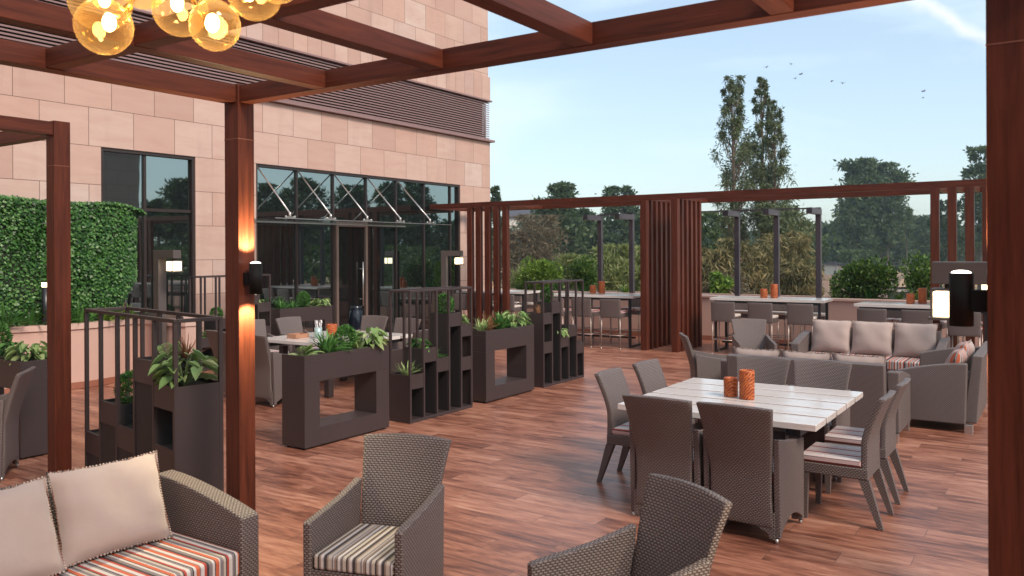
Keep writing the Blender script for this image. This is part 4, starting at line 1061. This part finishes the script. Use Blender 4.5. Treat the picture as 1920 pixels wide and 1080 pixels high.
# sofas
make_sofa('wicker_sofa', 'wicker sofa in the left foreground with red striped seat and beige pillows', 2.15, (1.77, 3.93, 0), -90, M_str_red, 2, .86, .80, .60, 'wicker sofas')
make_sofa('wicker_sofa', 'wicker sofa seen from behind beyond the white slatted table', 1.86, (9.42, 2.32, 0), 0, M_str_red, 3, .84, .80, .60, 'wicker sofas')
make_sofa('wicker_sofa', 'wicker sofa facing us with three beige pillows in front of the bar tables', 2.0, (12.72, 2.33, 0), 180, M_str_red, 3, .86, .80, .60, 'wicker sofas')
make_sofa('wicker_sofa', 'wicker loveseat seen side on near the right post with striped pillows', 1.95, (10.93, 1.16, 0), 90, M_str_red, 2, .80, .82, .62, 'wicker sofas')
gP = 'beige throw pillows with pompom trim'
pillow('beige pillow on the left foreground sofa, right of the two, against its back', (2.37, 4.06, .655), -94, R(-20), 'beige', gP, .56, .46)
pillow('beige pillow at the left edge on the foreground sofa', (1.80, 4.03, .65), -86, R(-22), 'beige', gP, .56, .46)
pillow('third pillow behind, mostly outside the left edge of the foreground sofa', (1.3, 4.05, .65), -90, R(-20), 'beige', gP, .56, .46)
for i, (yy, lb) in enumerate(((2.90, 'left of the three beige pillows on the sofa facing us'), (2.33, 'middle of the three beige pillows on the sofa facing us'), (1.76, 'right of the three beige pillows on the sofa facing us'))):
    pillow(lb, (12.90, yy, .67), 180, R(-16), 'beige', gP, .56, .50)
for i, (yy, lb) in enumerate(((2.88, 'left pillow peeking over the back of the sofa seen from behind'), (2.34, 'middle pillow peeking over the back of the sofa seen from behind'), (1.80, 'right pillow peeking over the back of the sofa seen from behind'))):
    pillow(lb, (9.30, yy, .645), 0, R(-20), 'beige', gP, .53, .44)
pillow('red and black striped pillow nearest on the loveseat', (10.35, 1.02, .64), 88, R(-18), 'red', 'striped throw pillows', .5, .44)
pillow('pale striped pillow farther along the loveseat', (10.95, 1.02, .66), 92, R(-16), 'red', 'striped throw pillows', .5, .44)
pillow('farthest pillow on the loveseat beside its far arm', (11.45, 1.02, .64), 90, R(-16), 'beige', 'striped throw pillows', .46, .40)

# ------------------------------------------------------------------ lanterns on tables
def candle(label, x, y, z, h, r, rz=0):
    t = thing('amber_lantern', label, 'lantern', (x, y, z), rz, 'orange marbled lanterns on the tables')
    b = MB(); n = 20; pr = [(r*.97, .001), (r, .01), (r, h*.5), (r*1.01, h-.012), (r*.95, h-.001), (r*.80, h-.003), (r*.78, h-.03), (1e-4, h-.03)]
    b.lathe([(1e-4, .001)]+pr, n=24); b.build('shell', M_candle, t)
    b = MB(); b.lathe([(1e-4, h-.0295), (r*.72, h-.0295)], n=16); b.build('wax', M_napkin, t)
    return t
for nm, x_, y_, z in (('white slatted dining table', 6.66, 2.29, .751), ('leftmost bar table', 16.0, 11.35, 1.049), ('bar table left of the slatted screen', 15.7, 8.42, 1.049), ('bar table right of the slatted screen', 15.8, 4.78, 1.049), ('rightmost bar table', 15.25, 2.15, 1.049)):
    big = 1.0 if z < 1 else 1.12
    dx, dy = (-.05, -.15) if z < 1 else (.09, -.17)
    candle('short amber lantern on the ' + nm, x_, y_, z, .155*big, .058*big); candle('tall amber lantern on the ' + nm, x_+dx, y_+dy, z, .235*big, .060*big, .6)
candle('amber lantern on the table behind the nearest portal planter', 8.28, 8.62, .751, .19, .075)
candle('amber lantern on the low coffee table', 11.1, 2.36, .471, .15, .065)
t = thing('cutlery_holder', 'pale blue tin of cutlery beside the amber lantern behind the planter', 'cutlery holder', (8.12, 8.72, .751))
b = MB(); b.lathe([(1e-4, .002), (.05, .002), (.056, .15), (.052, .15), (.047, .02), (1e-4, .02)], n=20); b.build('tin', M_tin, t)
for i in range(7):
    a = i*.9; b = MB(); b.tube([(.02*math.cos(a), .02*math.sin(a), .03), (.045*math.cos(a), .045*math.sin(a), .21+.02*math.sin(i*3))], [.004, .007], 6); b.box(.045*math.cos(a)-.012, .045*math.cos(a)+.012, .045*math.sin(a)-.003, .045*math.sin(a)+.003, .205, .25)
    b.build('cutlery', M_silver if i % 2 else M_napkin, t)
t = thing('woven_tray', 'small brown woven tray next to the cutlery tin', 'tray', (8.0, 9.0, .751))
b = MB(); b.box(-.12, .12, -.09, .09, 0, .012); b.box(-.12, .12, -.09, -.08, .0125, .06); b.box(-.12, .12, .08, .09, .0125, .06); b.box(-.12, -.11, -.0795, .0795, .0125, .06); b.box(.11, .12, -.0795, .0795, .0125, .06); b.build('basket', M_wicktray, t)
t = thing('floor_vase', 'tall dark blue glazed vase beside the glass door', 'vase', (11.9, 11.7, 0))
b = MB(); b.lathe([(1e-4, 0), (.10, .001), (.13, .08), (.15, .35), (.16, .6), (.13, .78), (.10, .84), (.12, .89), (.10, .89), (.08, .83), (1e-4, .80)], n=28); b.build('body', M_vase, t)

# ------------------------------------------------------------------ chandelier
t = thing('globe_chandelier', 'amber glass globe chandelier on brass branches under the pergola', 'chandelier', (0, 0, 0))
def gpos(px, py, d):
    v = ray(px, py)*(d/F); return Vector((v.x, v.y, H+v.z))
gl = [(195, 50, 2.45, 52), (188, 2, 2.75, 56), (338, 18, 2.6, 50), (403, 48, 2.35, 47), (478, -12, 2.5, 50), (268, -28, 2.5, 44), (120, -60, 2.5, 46), (350, -60, 2.4, 48), (520, -40, 2.7, 46)]
hub = gpos(310, -40, 2.55); b = MB(); b.sphere(hub, .03, 10); b.tube([hub, (hub.x, hub.y, 2.86)], .009, 8); b.build('stem', M_brass, t)
for px, py, d_, rp in gl:
    p = gpos(px, py, d_); r_ = rp*d_/F
    b = MB(); e = p+(hub-p).normalized()*r_; mid = (e+hub)/2+Vector((0, 0, .03)); b.tube([hub, mid, e], .006, 7); b.tube([e+(hub-p).normalized()*.02, e-(hub-p).normalized()*.035], .013, 10); b.build('arm', M_brass, t)
    b = MB(); b.sphere(p, r_, 20); g_ = b.build('globe', M_amber, t, uvmode=None)
    b = MB(); b.sphere(p+(hub-p).normalized()*r_*.25, .019, 10, 1.4); b.build('bulb', M_bulb, g_, uvmode=None)

# ------------------------------------------------------------------ boxwoods in the parapet trough
def shrub(label, x, y, z0, z1, rx, ry, n, mat, leaf, group, nm='shrub', hang=0):
    t = thing(nm, label, 'shrub', (x, y, z0), 0, group); hh = z1-z0
    P = []; D = []
    for i in range(max(8, int(rx*ry*40)+12)):
        c = (rng.uniform(-rx, rx)*.75, rng.uniform(-ry, ry)*.85, hh*(.25+.58*rng.random())); r_ = hh*(.28+.1*rng.random())
        p, d = ball(n//14, c, (r_*.8, r_, r_), .55); P.append(p); D.append(d+rng.normal(size=d.shape)*.7+np.array([0, 0, .5-hang]))
    P = np.concatenate(P); D = np.concatenate(D); P[:, 2] = np.maximum(P[:, 2], .02)
    b = MB()
    for k in range(6):
        a = k*1.05; b.tube([(rx*.2*math.cos(a), ry*.3*math.sin(a), 0), (rx*.5*math.cos(a), ry*.6*math.sin(a), hh*.6)], [.015, .005], 5)
    b.build('stem', M_bark_d, t, uvmode=None)
    link('foliage', leafmesh('foliage', P, D, leaf*(.6+.8*rng.random(len(P))), mat, .5), t); return t
gH = 'bushes planted behind the parapet'
for lb, px0, px1, py_top in (('leafy lime topped hedge bush right of the wooden slats', 957, 1050, 488), ('second boxwood bush left of the first steel upright', 1074, 1112, 486), ('big boxwood bush behind the rightmost bar table', 1556, 1676, 492), ('tall bushy shrub beside the large lantern', 1712, 1752, 484)):
    d_ = (18.1/((fw*F+r2*((px0+px1)/2-960)).x))*F; v0, v1 = at(px0, d_), at(px1, d_); c = at((px0+px1)/2, d_)
    ry = abs(v0[1]-v1[1])/2*.95
    shrub(lb, 18.15, c[1], .86, zat(py_top, d_)-.03, .42, ry, 4600 if ry > .35 else 2600, L_lime if px0 < 1000 else L_box, .075, gH)
for lb, y_, k in (('trailing leafy clump at the foot of the big boxwood', 3.3, 'bedblade'), ('bright strap leaves at the left foot of the big boxwood', 3.95, 'bedblade2'), ('upright blades between the boxwood and the tall shrub', 2.75, 'bedblade2'), ('pale leafed clump in front of the distant hut roof', 2.35, 'broad2'), ('strap leaves under the lime topped bush', 10.6, 'bedblade'), ('dark tuft behind the leftmost bar table', 9.9, 'bedblade'), ('bright fern like clump between the two steel uprights', 8.75, 'bedblade2')):
    plant(k, lb, 'plant', 17.95, y_, .86, 1.0, 'plants in the parapet trough', 'bed_plant')

# ------------------------------------------------------------------ trees beyond
def T_(px, pyt, pyb, d, wpx, label, mat, **kw):
    x_, y_, _ = at(px, d); k = dict(leaf=.3, n=3000); k.update(kw)
    cat = k.pop('cat', 'tree'); nm = k.pop('nm', 'tree')
    return tree(nm, label, cat, x_, y_, -4, zat(pyt, d), wpx*d/F, zat(pyb, d), mat, **k)
gT = 'trees beyond the terrace'
# gum tree: three leaders
T_(1380, 150, 455, 48, 74, 'left leader of the tall slender gum tree, leaning slightly', L_gum, leaf=.20, n=12000, clumps=110, shape='column', droop=1.1, aspect=.28, barkm=M_bark, nm='gum_tree', tr=.24, gap=.14, lean=-.6, group=gT)
T_(1430, 148, 440, 49, 54, 'middle and tallest leader of the tall slender gum tree', L_gum, leaf=.20, n=9500, clumps=95, shape='column', droop=1.1, aspect=.28, barkm=M_bark, nm='gum_tree', tr=.22, gap=.14, group=gT)
T_(1450, 192, 455, 47, 60, 'right shorter leader of the tall slender gum tree', L_gum, leaf=.21, n=6800, clumps=74, shape='column', droop=1.1, aspect=.28, barkm=M_bark, nm='gum_tree', tr=.2, gap=.14, lean=.4, group=gT)
T_(1470, 385, 480, 46, 110, 'low spreading branches at the foot of the gum tree', L_gum, leaf=.26, n=3600, clumps=30, droop=.8, aspect=.3, barkm=M_bark, nm='gum_tree', tr=.12, gap=.16, group=gT)
T_(1345, 400, 500, 60, 90, 'open leafy tree right behind the slatted screen', L_mid, leaf=.32, n=2600, clumps=26, barkm=M_bark_d, gap=.13, group=gT)
# dry willowy scrub
for i, (px, a, c, d_, wp, lb, mt) in enumerate([(1330, 470, 575, 30, 90, 'straw coloured willowy bush beside the slatted screen', L_dry), (1400, 452, 575, 32, 110, 'straw coloured willowy bush below the gum tree', L_dry), (1470, 440, 575, 34, 120, 'olive willowy bush between the second and third steel posts', L_dry),
        (1500, 500, 585, 28, 90, 'low dry tangle of branches left of the big boxwood', L_dry), (1360, 520, 590, 26, 80, 'grey dry scrub low beside the slatted screen', L_brown)]):
    T_(px, a, c, d_, wp, lb, mt, leaf=.30, n=3800, clumps=40, droop=1.6, aspect=.16, gap=.16, barkm=M_bark, nm='willow_bush', cat='bush', tr=.07, group='dry bushes below the terrace')
T_(1350, 515, 560, 25, 42, 'small bright green bush low beside the slatted screen', L_lime, leaf=.16, n=1500, clumps=12, nm='bush', cat='bush', tr=.03, gap=.2)
T_(1490, 420, 520, 75, 120, 'rounded olive tree behind the third steel post', L_mid, leaf=.4, n=3600, clumps=36, gap=.15, group=gT)
# left part
T_(1000, 405, 560, 60, 130, 'brown twiggy rounded tree behind the lime topped bush', L_brown, leaf=.34, n=7000, clumps=64, aspect=.22, gap=.15, group=gT, barkm=M_bark)
T_(948, 430, 560, 58, 60, 'second brown twiggy tree close to the building corner', L_brown, leaf=.32, n=2600, clumps=26, aspect=.22, gap=.16, group=gT, barkm=M_bark)
T_(1048, 346, 520, 85, 95, 'dark leafy tree rising above the rail left of the steel frames', L_dark, leaf=.5, n=8000, clumps=60, gap=.15, group=gT)
T_(1095, 395, 540, 90, 95, 'dense dark tree behind the first steel upright', L_dark, leaf=.5, n=8000, clumps=60, gap=.15, group=gT)
T_(1165, 352, 520, 95, 90, 'dark open tree above the rail left of the slatted screen', L_dark, leaf=.5, n=7000, clumps=52, gap=.14, group=gT)
T_(1205, 410, 540, 88, 80, 'dense dark tree just behind the slatted screen', L_dark, leaf=.5, n=7000, clumps=52, gap=.15, group=gT)
T_(930, 352, 520, 70, 34, 'narrow dark tree at the building corner', L_dark, leaf=.45, n=2200, clumps=30, shape='column', gap=.22, group=gT)
T_(1300, 430, 520, 110, 90, 'dark tree behind the slatted screen on its right', L_dark, leaf=.6, n=2600, clumps=26, gap=.16, group=gT)
for px, a, d_, wp, lb in ((1075, 480, 30, 90, 'tall reedy yellow green bush left of the first steel upright'), (1150, 462, 31, 90, 'tall reedy yellow green bush between the steel uprights'), (1205, 466, 32, 70, 'tall reedy bush at the left of the slatted screen'), (1000, 500, 30, 90, 'reedy green bush below the brown tree')):
    T_(px, a, 580, d_, wp, lb, L_reed, leaf=.22, n=4600, clumps=44, droop=-1.1, aspect=.2, gap=.15, nm='reedy_bush', cat='bush', tr=.03, group='reedy bushes below the terrace')
# right part: wood across the field
T_(1612, 302, 470, 120, 76, 'tall open tree standing above the right hand wood, left one', L_dark, leaf=.6, n=8000, clumps=46, gap=.22, tr=.4, group=gT)
T_(1662, 312, 470, 122, 74, 'tall open tree standing above the right hand wood, right one', L_dark, leaf=.6, n=8000, clumps=46, gap=.22, tr=.4, group=gT)
T_(1700, 392, 440, 125, 26, 'small wispy tree on top of the right hand wood', L_dark, leaf=.6, n=500, clumps=9, gap=.16, group=gT)
T_(1838, 280, 480, 100, 70, 'tall leafy tree behind the right hand slats', L_dark, leaf=.55, n=8000, clumps=56, gap=.13, tr=.35, group=gT)
T_(1775, 380, 500, 105, 60, 'tree between the right hand slats', L_dark, leaf=.65, n=2400, clumps=26, gap=.15, group=gT)
wl = [(1545, 425, 'leftmost'), (1580, 418, 'second'), (1622, 410, 'third'), (1665, 405, 'fourth'), (1708, 408, 'fifth'), (1750, 415, 'sixth'), (1800, 430, 'seventh'), (1850, 436, 'eighth')]
for px, a, o_ in wl:
    T_(px, a, 505, 135+rng.random()*10, 78, o_+' tree from the left in the dark wood across the dry field', L_dark, leaf=.75, n=6500, clumps=56, gap=.16, group='trees of the wood across the field')
T_(1610, 473, 505, 112, 70, 'lighter low bush in front of the wood across the field', L_mid, leaf=.5, n=1800, clumps=18, nm='bush', cat='bush')
for i, (px, a) in enumerate(((1250, 430), (1320, 440), (1400, 436), (1470, 425), (1515, 420), (985, 415), (1120, 420), (1190, 425))):
    T_(px, a, 505, 170+i*2, 90, 'distant dark tree showing ' + ['behind the slatted screen', 'right of the slatted screen', 'left of the gum trunks', 'right of the gum trunks', 'left of the third steel post', 'above the brown twiggy tree', 'between the dark trees at left', 'beside the slatted screen at left'][i], L_dark, leaf=1.0, n=1800, clumps=24, gap=.17, group='distant trees')
# far tree line beyond, one continuous wood
P = []; D = []
for i in range(150):
    a = R(-5+75*i/150); dd = 300+60*rng.random(); c = (dd*math.cos(a), dd*math.sin(a), 1+6*rng.random()); p, d = ball(90, c, (8, 8, 6), .3); P.append(p); D.append(d)
fo = link('far_wood', leafmesh('far_wood', np.concatenate(P), np.concatenate(D), 2.2, L_dark, .7)); tag(fo, 'far continuous line of woodland on the horizon', 'woodland', None, 'stuff')
# trees mirrored in the window front
def mir(px, d):
    p = at(px, d); return p[0], 2*FY-p[1]
for px, yt, d_, wp, low, lb in [(345, 335, 62, 80, 430, 'mirrored tall tree in the window beside the hedge'), (300, 372, 66, 60, 440, 'mirrored smaller tree in the window beside the hedge'), (500, 345, 60, 60, 450, 'mirrored tree just right of the lit post'), (560, 335, 64, 100, 450, 'mirrored wide tree in the left panes of the glass front'),
        (668, 346, 66, 80, 450, 'mirrored tree above the glass door'), (735, 342, 62, 60, 450, 'mirrored tree right of the glass door'), (785, 338, 64, 70, 470, 'mirrored tree in the right hand panes of the glass front')]:
    x_, y_ = mir(px, d_); tree('tree', lb, 'tree', x_, y_, -4, zat(yt, d_), wp*d_/F, zat(low, d_), L_dark, leaf=.36, n=3600, clumps=34, gap=.17, tr=.25, group='trees mirrored in the glass front')
for i, px in enumerate((260, 350, 470, 540, 610, 680, 750, 820, 870)):
    x_, y_ = mir(px, 78); tree('tree', ['first', 'second', 'third', 'fourth', 'fifth', 'sixth', 'seventh', 'eighth', 'ninth'][i]+' tree from the left in the low mirrored wood', 'tree', x_, y_, -4, zat(422+8*math.sin(i*2.3), 78), 100*78/F, zat(520, 78), L_dark, leaf=.5, n=2200, clumps=24, gap=.2, tr=.2, group='low wood mirrored in the glass front')
for i, (x_, y_, lb) in enumerate([(24, -8, 'mirrored bush below the left panes'), (30, -4, 'mirrored bush below the right panes'), (27, -16, 'mirrored bush beside the door'), (38, -8, 'mirrored low bush at the right end of the glass')]):
    tree('bush', lb, 'bush', x_, y_, -4, 2.2, 7, -1.5, L_mid, leaf=.3, n=2600, clumps=26, gap=.2, tr=.1, group='bushes mirrored in the glass front')

# hut, buildings, fence, field wall
hx, hy, _ = at(1703, 62); t = thing('thatched_hut', 'small hut with pale pointed roof below the parapet at right', 'hut', (hx, hy, -4), R(30))
zr = zat(521, 62)+4; ze = zat(540, 62)+4
b = MB(); b.box(-1.1, 1.1, -1.1, 1.1, 0, ze); b.build('wall', M_black, t)
b = MB(); b.add([(-1.5, -1.5, ze+.01), (1.5, -1.5, ze+.01), (1.5, 1.5, ze+.01), (-1.5, 1.5, ze+.01), (0, 0, zr+.3)], [(0, 1, 4), (1, 2, 4), (2, 3, 4), (3, 0, 4), (3, 2, 1, 0)]); b.build('roof', simple('thatch', (.30, .21, .14), .95, var=.3, nscale=6), t)
b = MB(); b.box(-1.2, 1.2, -1.2, 1.2, ze-.35, ze-.18); b.build('eaves_band', M_napkin, t)
a0 = at(1500, 150); a1 = at(1760, 150)
def seg_wall(px0, px1, d_, z0, z1, name, label, mat, cat, th=.4):
    p, q = Vector(at(px0, d_, 0)), Vector(at(px1, d_, 0)); dd = (q-p); L = dd.length; t = thing(name, label, cat, (p.x, p.y, 0), math.atan2(dd.y, dd.x)); b = MB(); b.box(0, L, -th/2, th/2, z0, z1); b.build('wall', mat, t); return t
seg_wall(1520, 1800, 78, -4, zat(518, 78), 'field_wall', 'low dark boundary wall below the dry field', M_stone_g, 'wall')
p, q = Vector(at(1535, 100, 0)), Vector(at(1760, 100, 0)); dd = q-p; L = dd.length
t = thing('wire_fence', 'thin wire fence with slim posts along the dry field', 'fence', (p.x, p.y, -4), math.atan2(dd.y, dd.x)); zf = zat(496, 100)+4
for k in range(8):
    b = MB(); b.tube([(L*k/7, 0, 0), (L*k/7, 0, zf)], .05, 6); b.build('post', M_postm, t)
b = MB()
for z in (zf, zf-.35): b.tube([(0, 0, z), (L, 0, z)], .025, 4)
b.build('wire', M_postm, t)
def house(px, d_, pyt, pyb, wpx, label, wm, rm):
    x_, y_, _ = at(px, d_); W = wpx*d_/F; z1 = zat(pyt, d_)+4; t = thing('distant_house', label, 'house', (x_, y_, -4), TH)
    b = MB(); b.box(-3, 3, -W/2, W/2, 0, z1*.86); b.build('wall', wm, t)
    b = MB(); b.box(-3.3, 3.3, -W/2-.3, W/2+.3, z1*.86+.01, z1*.90); b.prism([(-3.1, z1*.9), (3.1, z1*.9), (0, z1)], 1, -W/2, W/2); b.build('roof', rm, t)
    for k in range(4):
        b = MB(); yy = -W/2+W*(k+.5)/4; b.box(-3.06, -2.99, yy-W*.06, yy+W*.06, z1*.5, z1*.68); b.build('window', M_bronze, t)
M_far = simple('pale_far_wall', (.55, .50, .46), .8); M_rr = simple('red_roof', (.35, .15, .11), .8)
house(985, 190, 393, 480, 60, 'pale flat building peeping above the brown tree near the stone corner', M_far, M_postm)
house(1388, 90, 476, 500, 26, 'little house with reddish roof seen beside the gum trunks', M_far, M_rr)
house(1563, 130, 493, 505, 9, 'tiny white shed at the edge of the wood', M_far, M_postm)
# birds
for i, (px, py, wg, ro_) in enumerate([(1437, 126, 12, .1), (1483, 120, 9, -.4), (1502, 139, 13, .35), (1491, 147, 9, .3), (1560, 152, 9, .2), (1580, 156, 13, -.1), (1732, 171, 14, .35), (1731, 183, 8, .7)]):
    d_ = 90; v = ray(px, py)*(d_/F); s_ = wg*d_/F/2
    lb = ['leftmost bird', 'upper bird with bent wings left of centre', 'larger bird gliding in the left trio', 'small bird lowest of the left trio', 'small bird left of the middle pair', 'flat gliding bird right of the middle pair', 'upper bird of the right hand pair', 'lower tiny bird of the right hand pair'][i]+' in the pale sky'
    b = MB()
    b.add([(0, -.12, 0), (0, .12, .0), (s_*.5, .1, s_*.28), (s_*.45, -.06, s_*.28), (s_, -.02, s_*.12), (-s_*.5, .1, s_*.28), (-s_*.45, -.06, s_*.28), (-s_, -.02, s_*.12), (0, 0, .05)], [(0, 1, 2, 3), (3, 2, 4), (0, 6, 5, 1), (6, 7, 5)])
    b.tube([(0, -.28, 0), (0, -.1, .0), (0, .15, 0), (0, .32, 0)], [.02, .055, .06, .01], 6)
    o = b.build('bird', M_bird, uvmode=None); o.location = (v.x, v.y, H+v.z); o.rotation_euler = (0, -ro_, TH-math.pi/2+rng.normal()*.3); tag(o, lb, 'bird', 'birds flying over the trees')

# ------------------------------------------------------------------ air
hz = bpy.data.materials.new('haze'); hz.use_nodes = True; ht = hz.node_tree; ht.nodes.clear()
ho = ht.nodes.new('ShaderNodeOutputMaterial'); hv = ht.nodes.new('ShaderNodeVolumePrincipled'); hv.inputs['Color'].default_value = (.70, .88, .95, 1); hv.inputs['Density'].default_value = .0006; hv.inputs['Anisotropy'].default_value = .2
ht.links.new(hv.outputs[0], ho.inputs['Volume'])
b = MB(); b.box(-1000, 1700, -1300, 1300, -6, 16); o = b.build('haze', hz, uvmode=None); tag(o, kind='stuff')
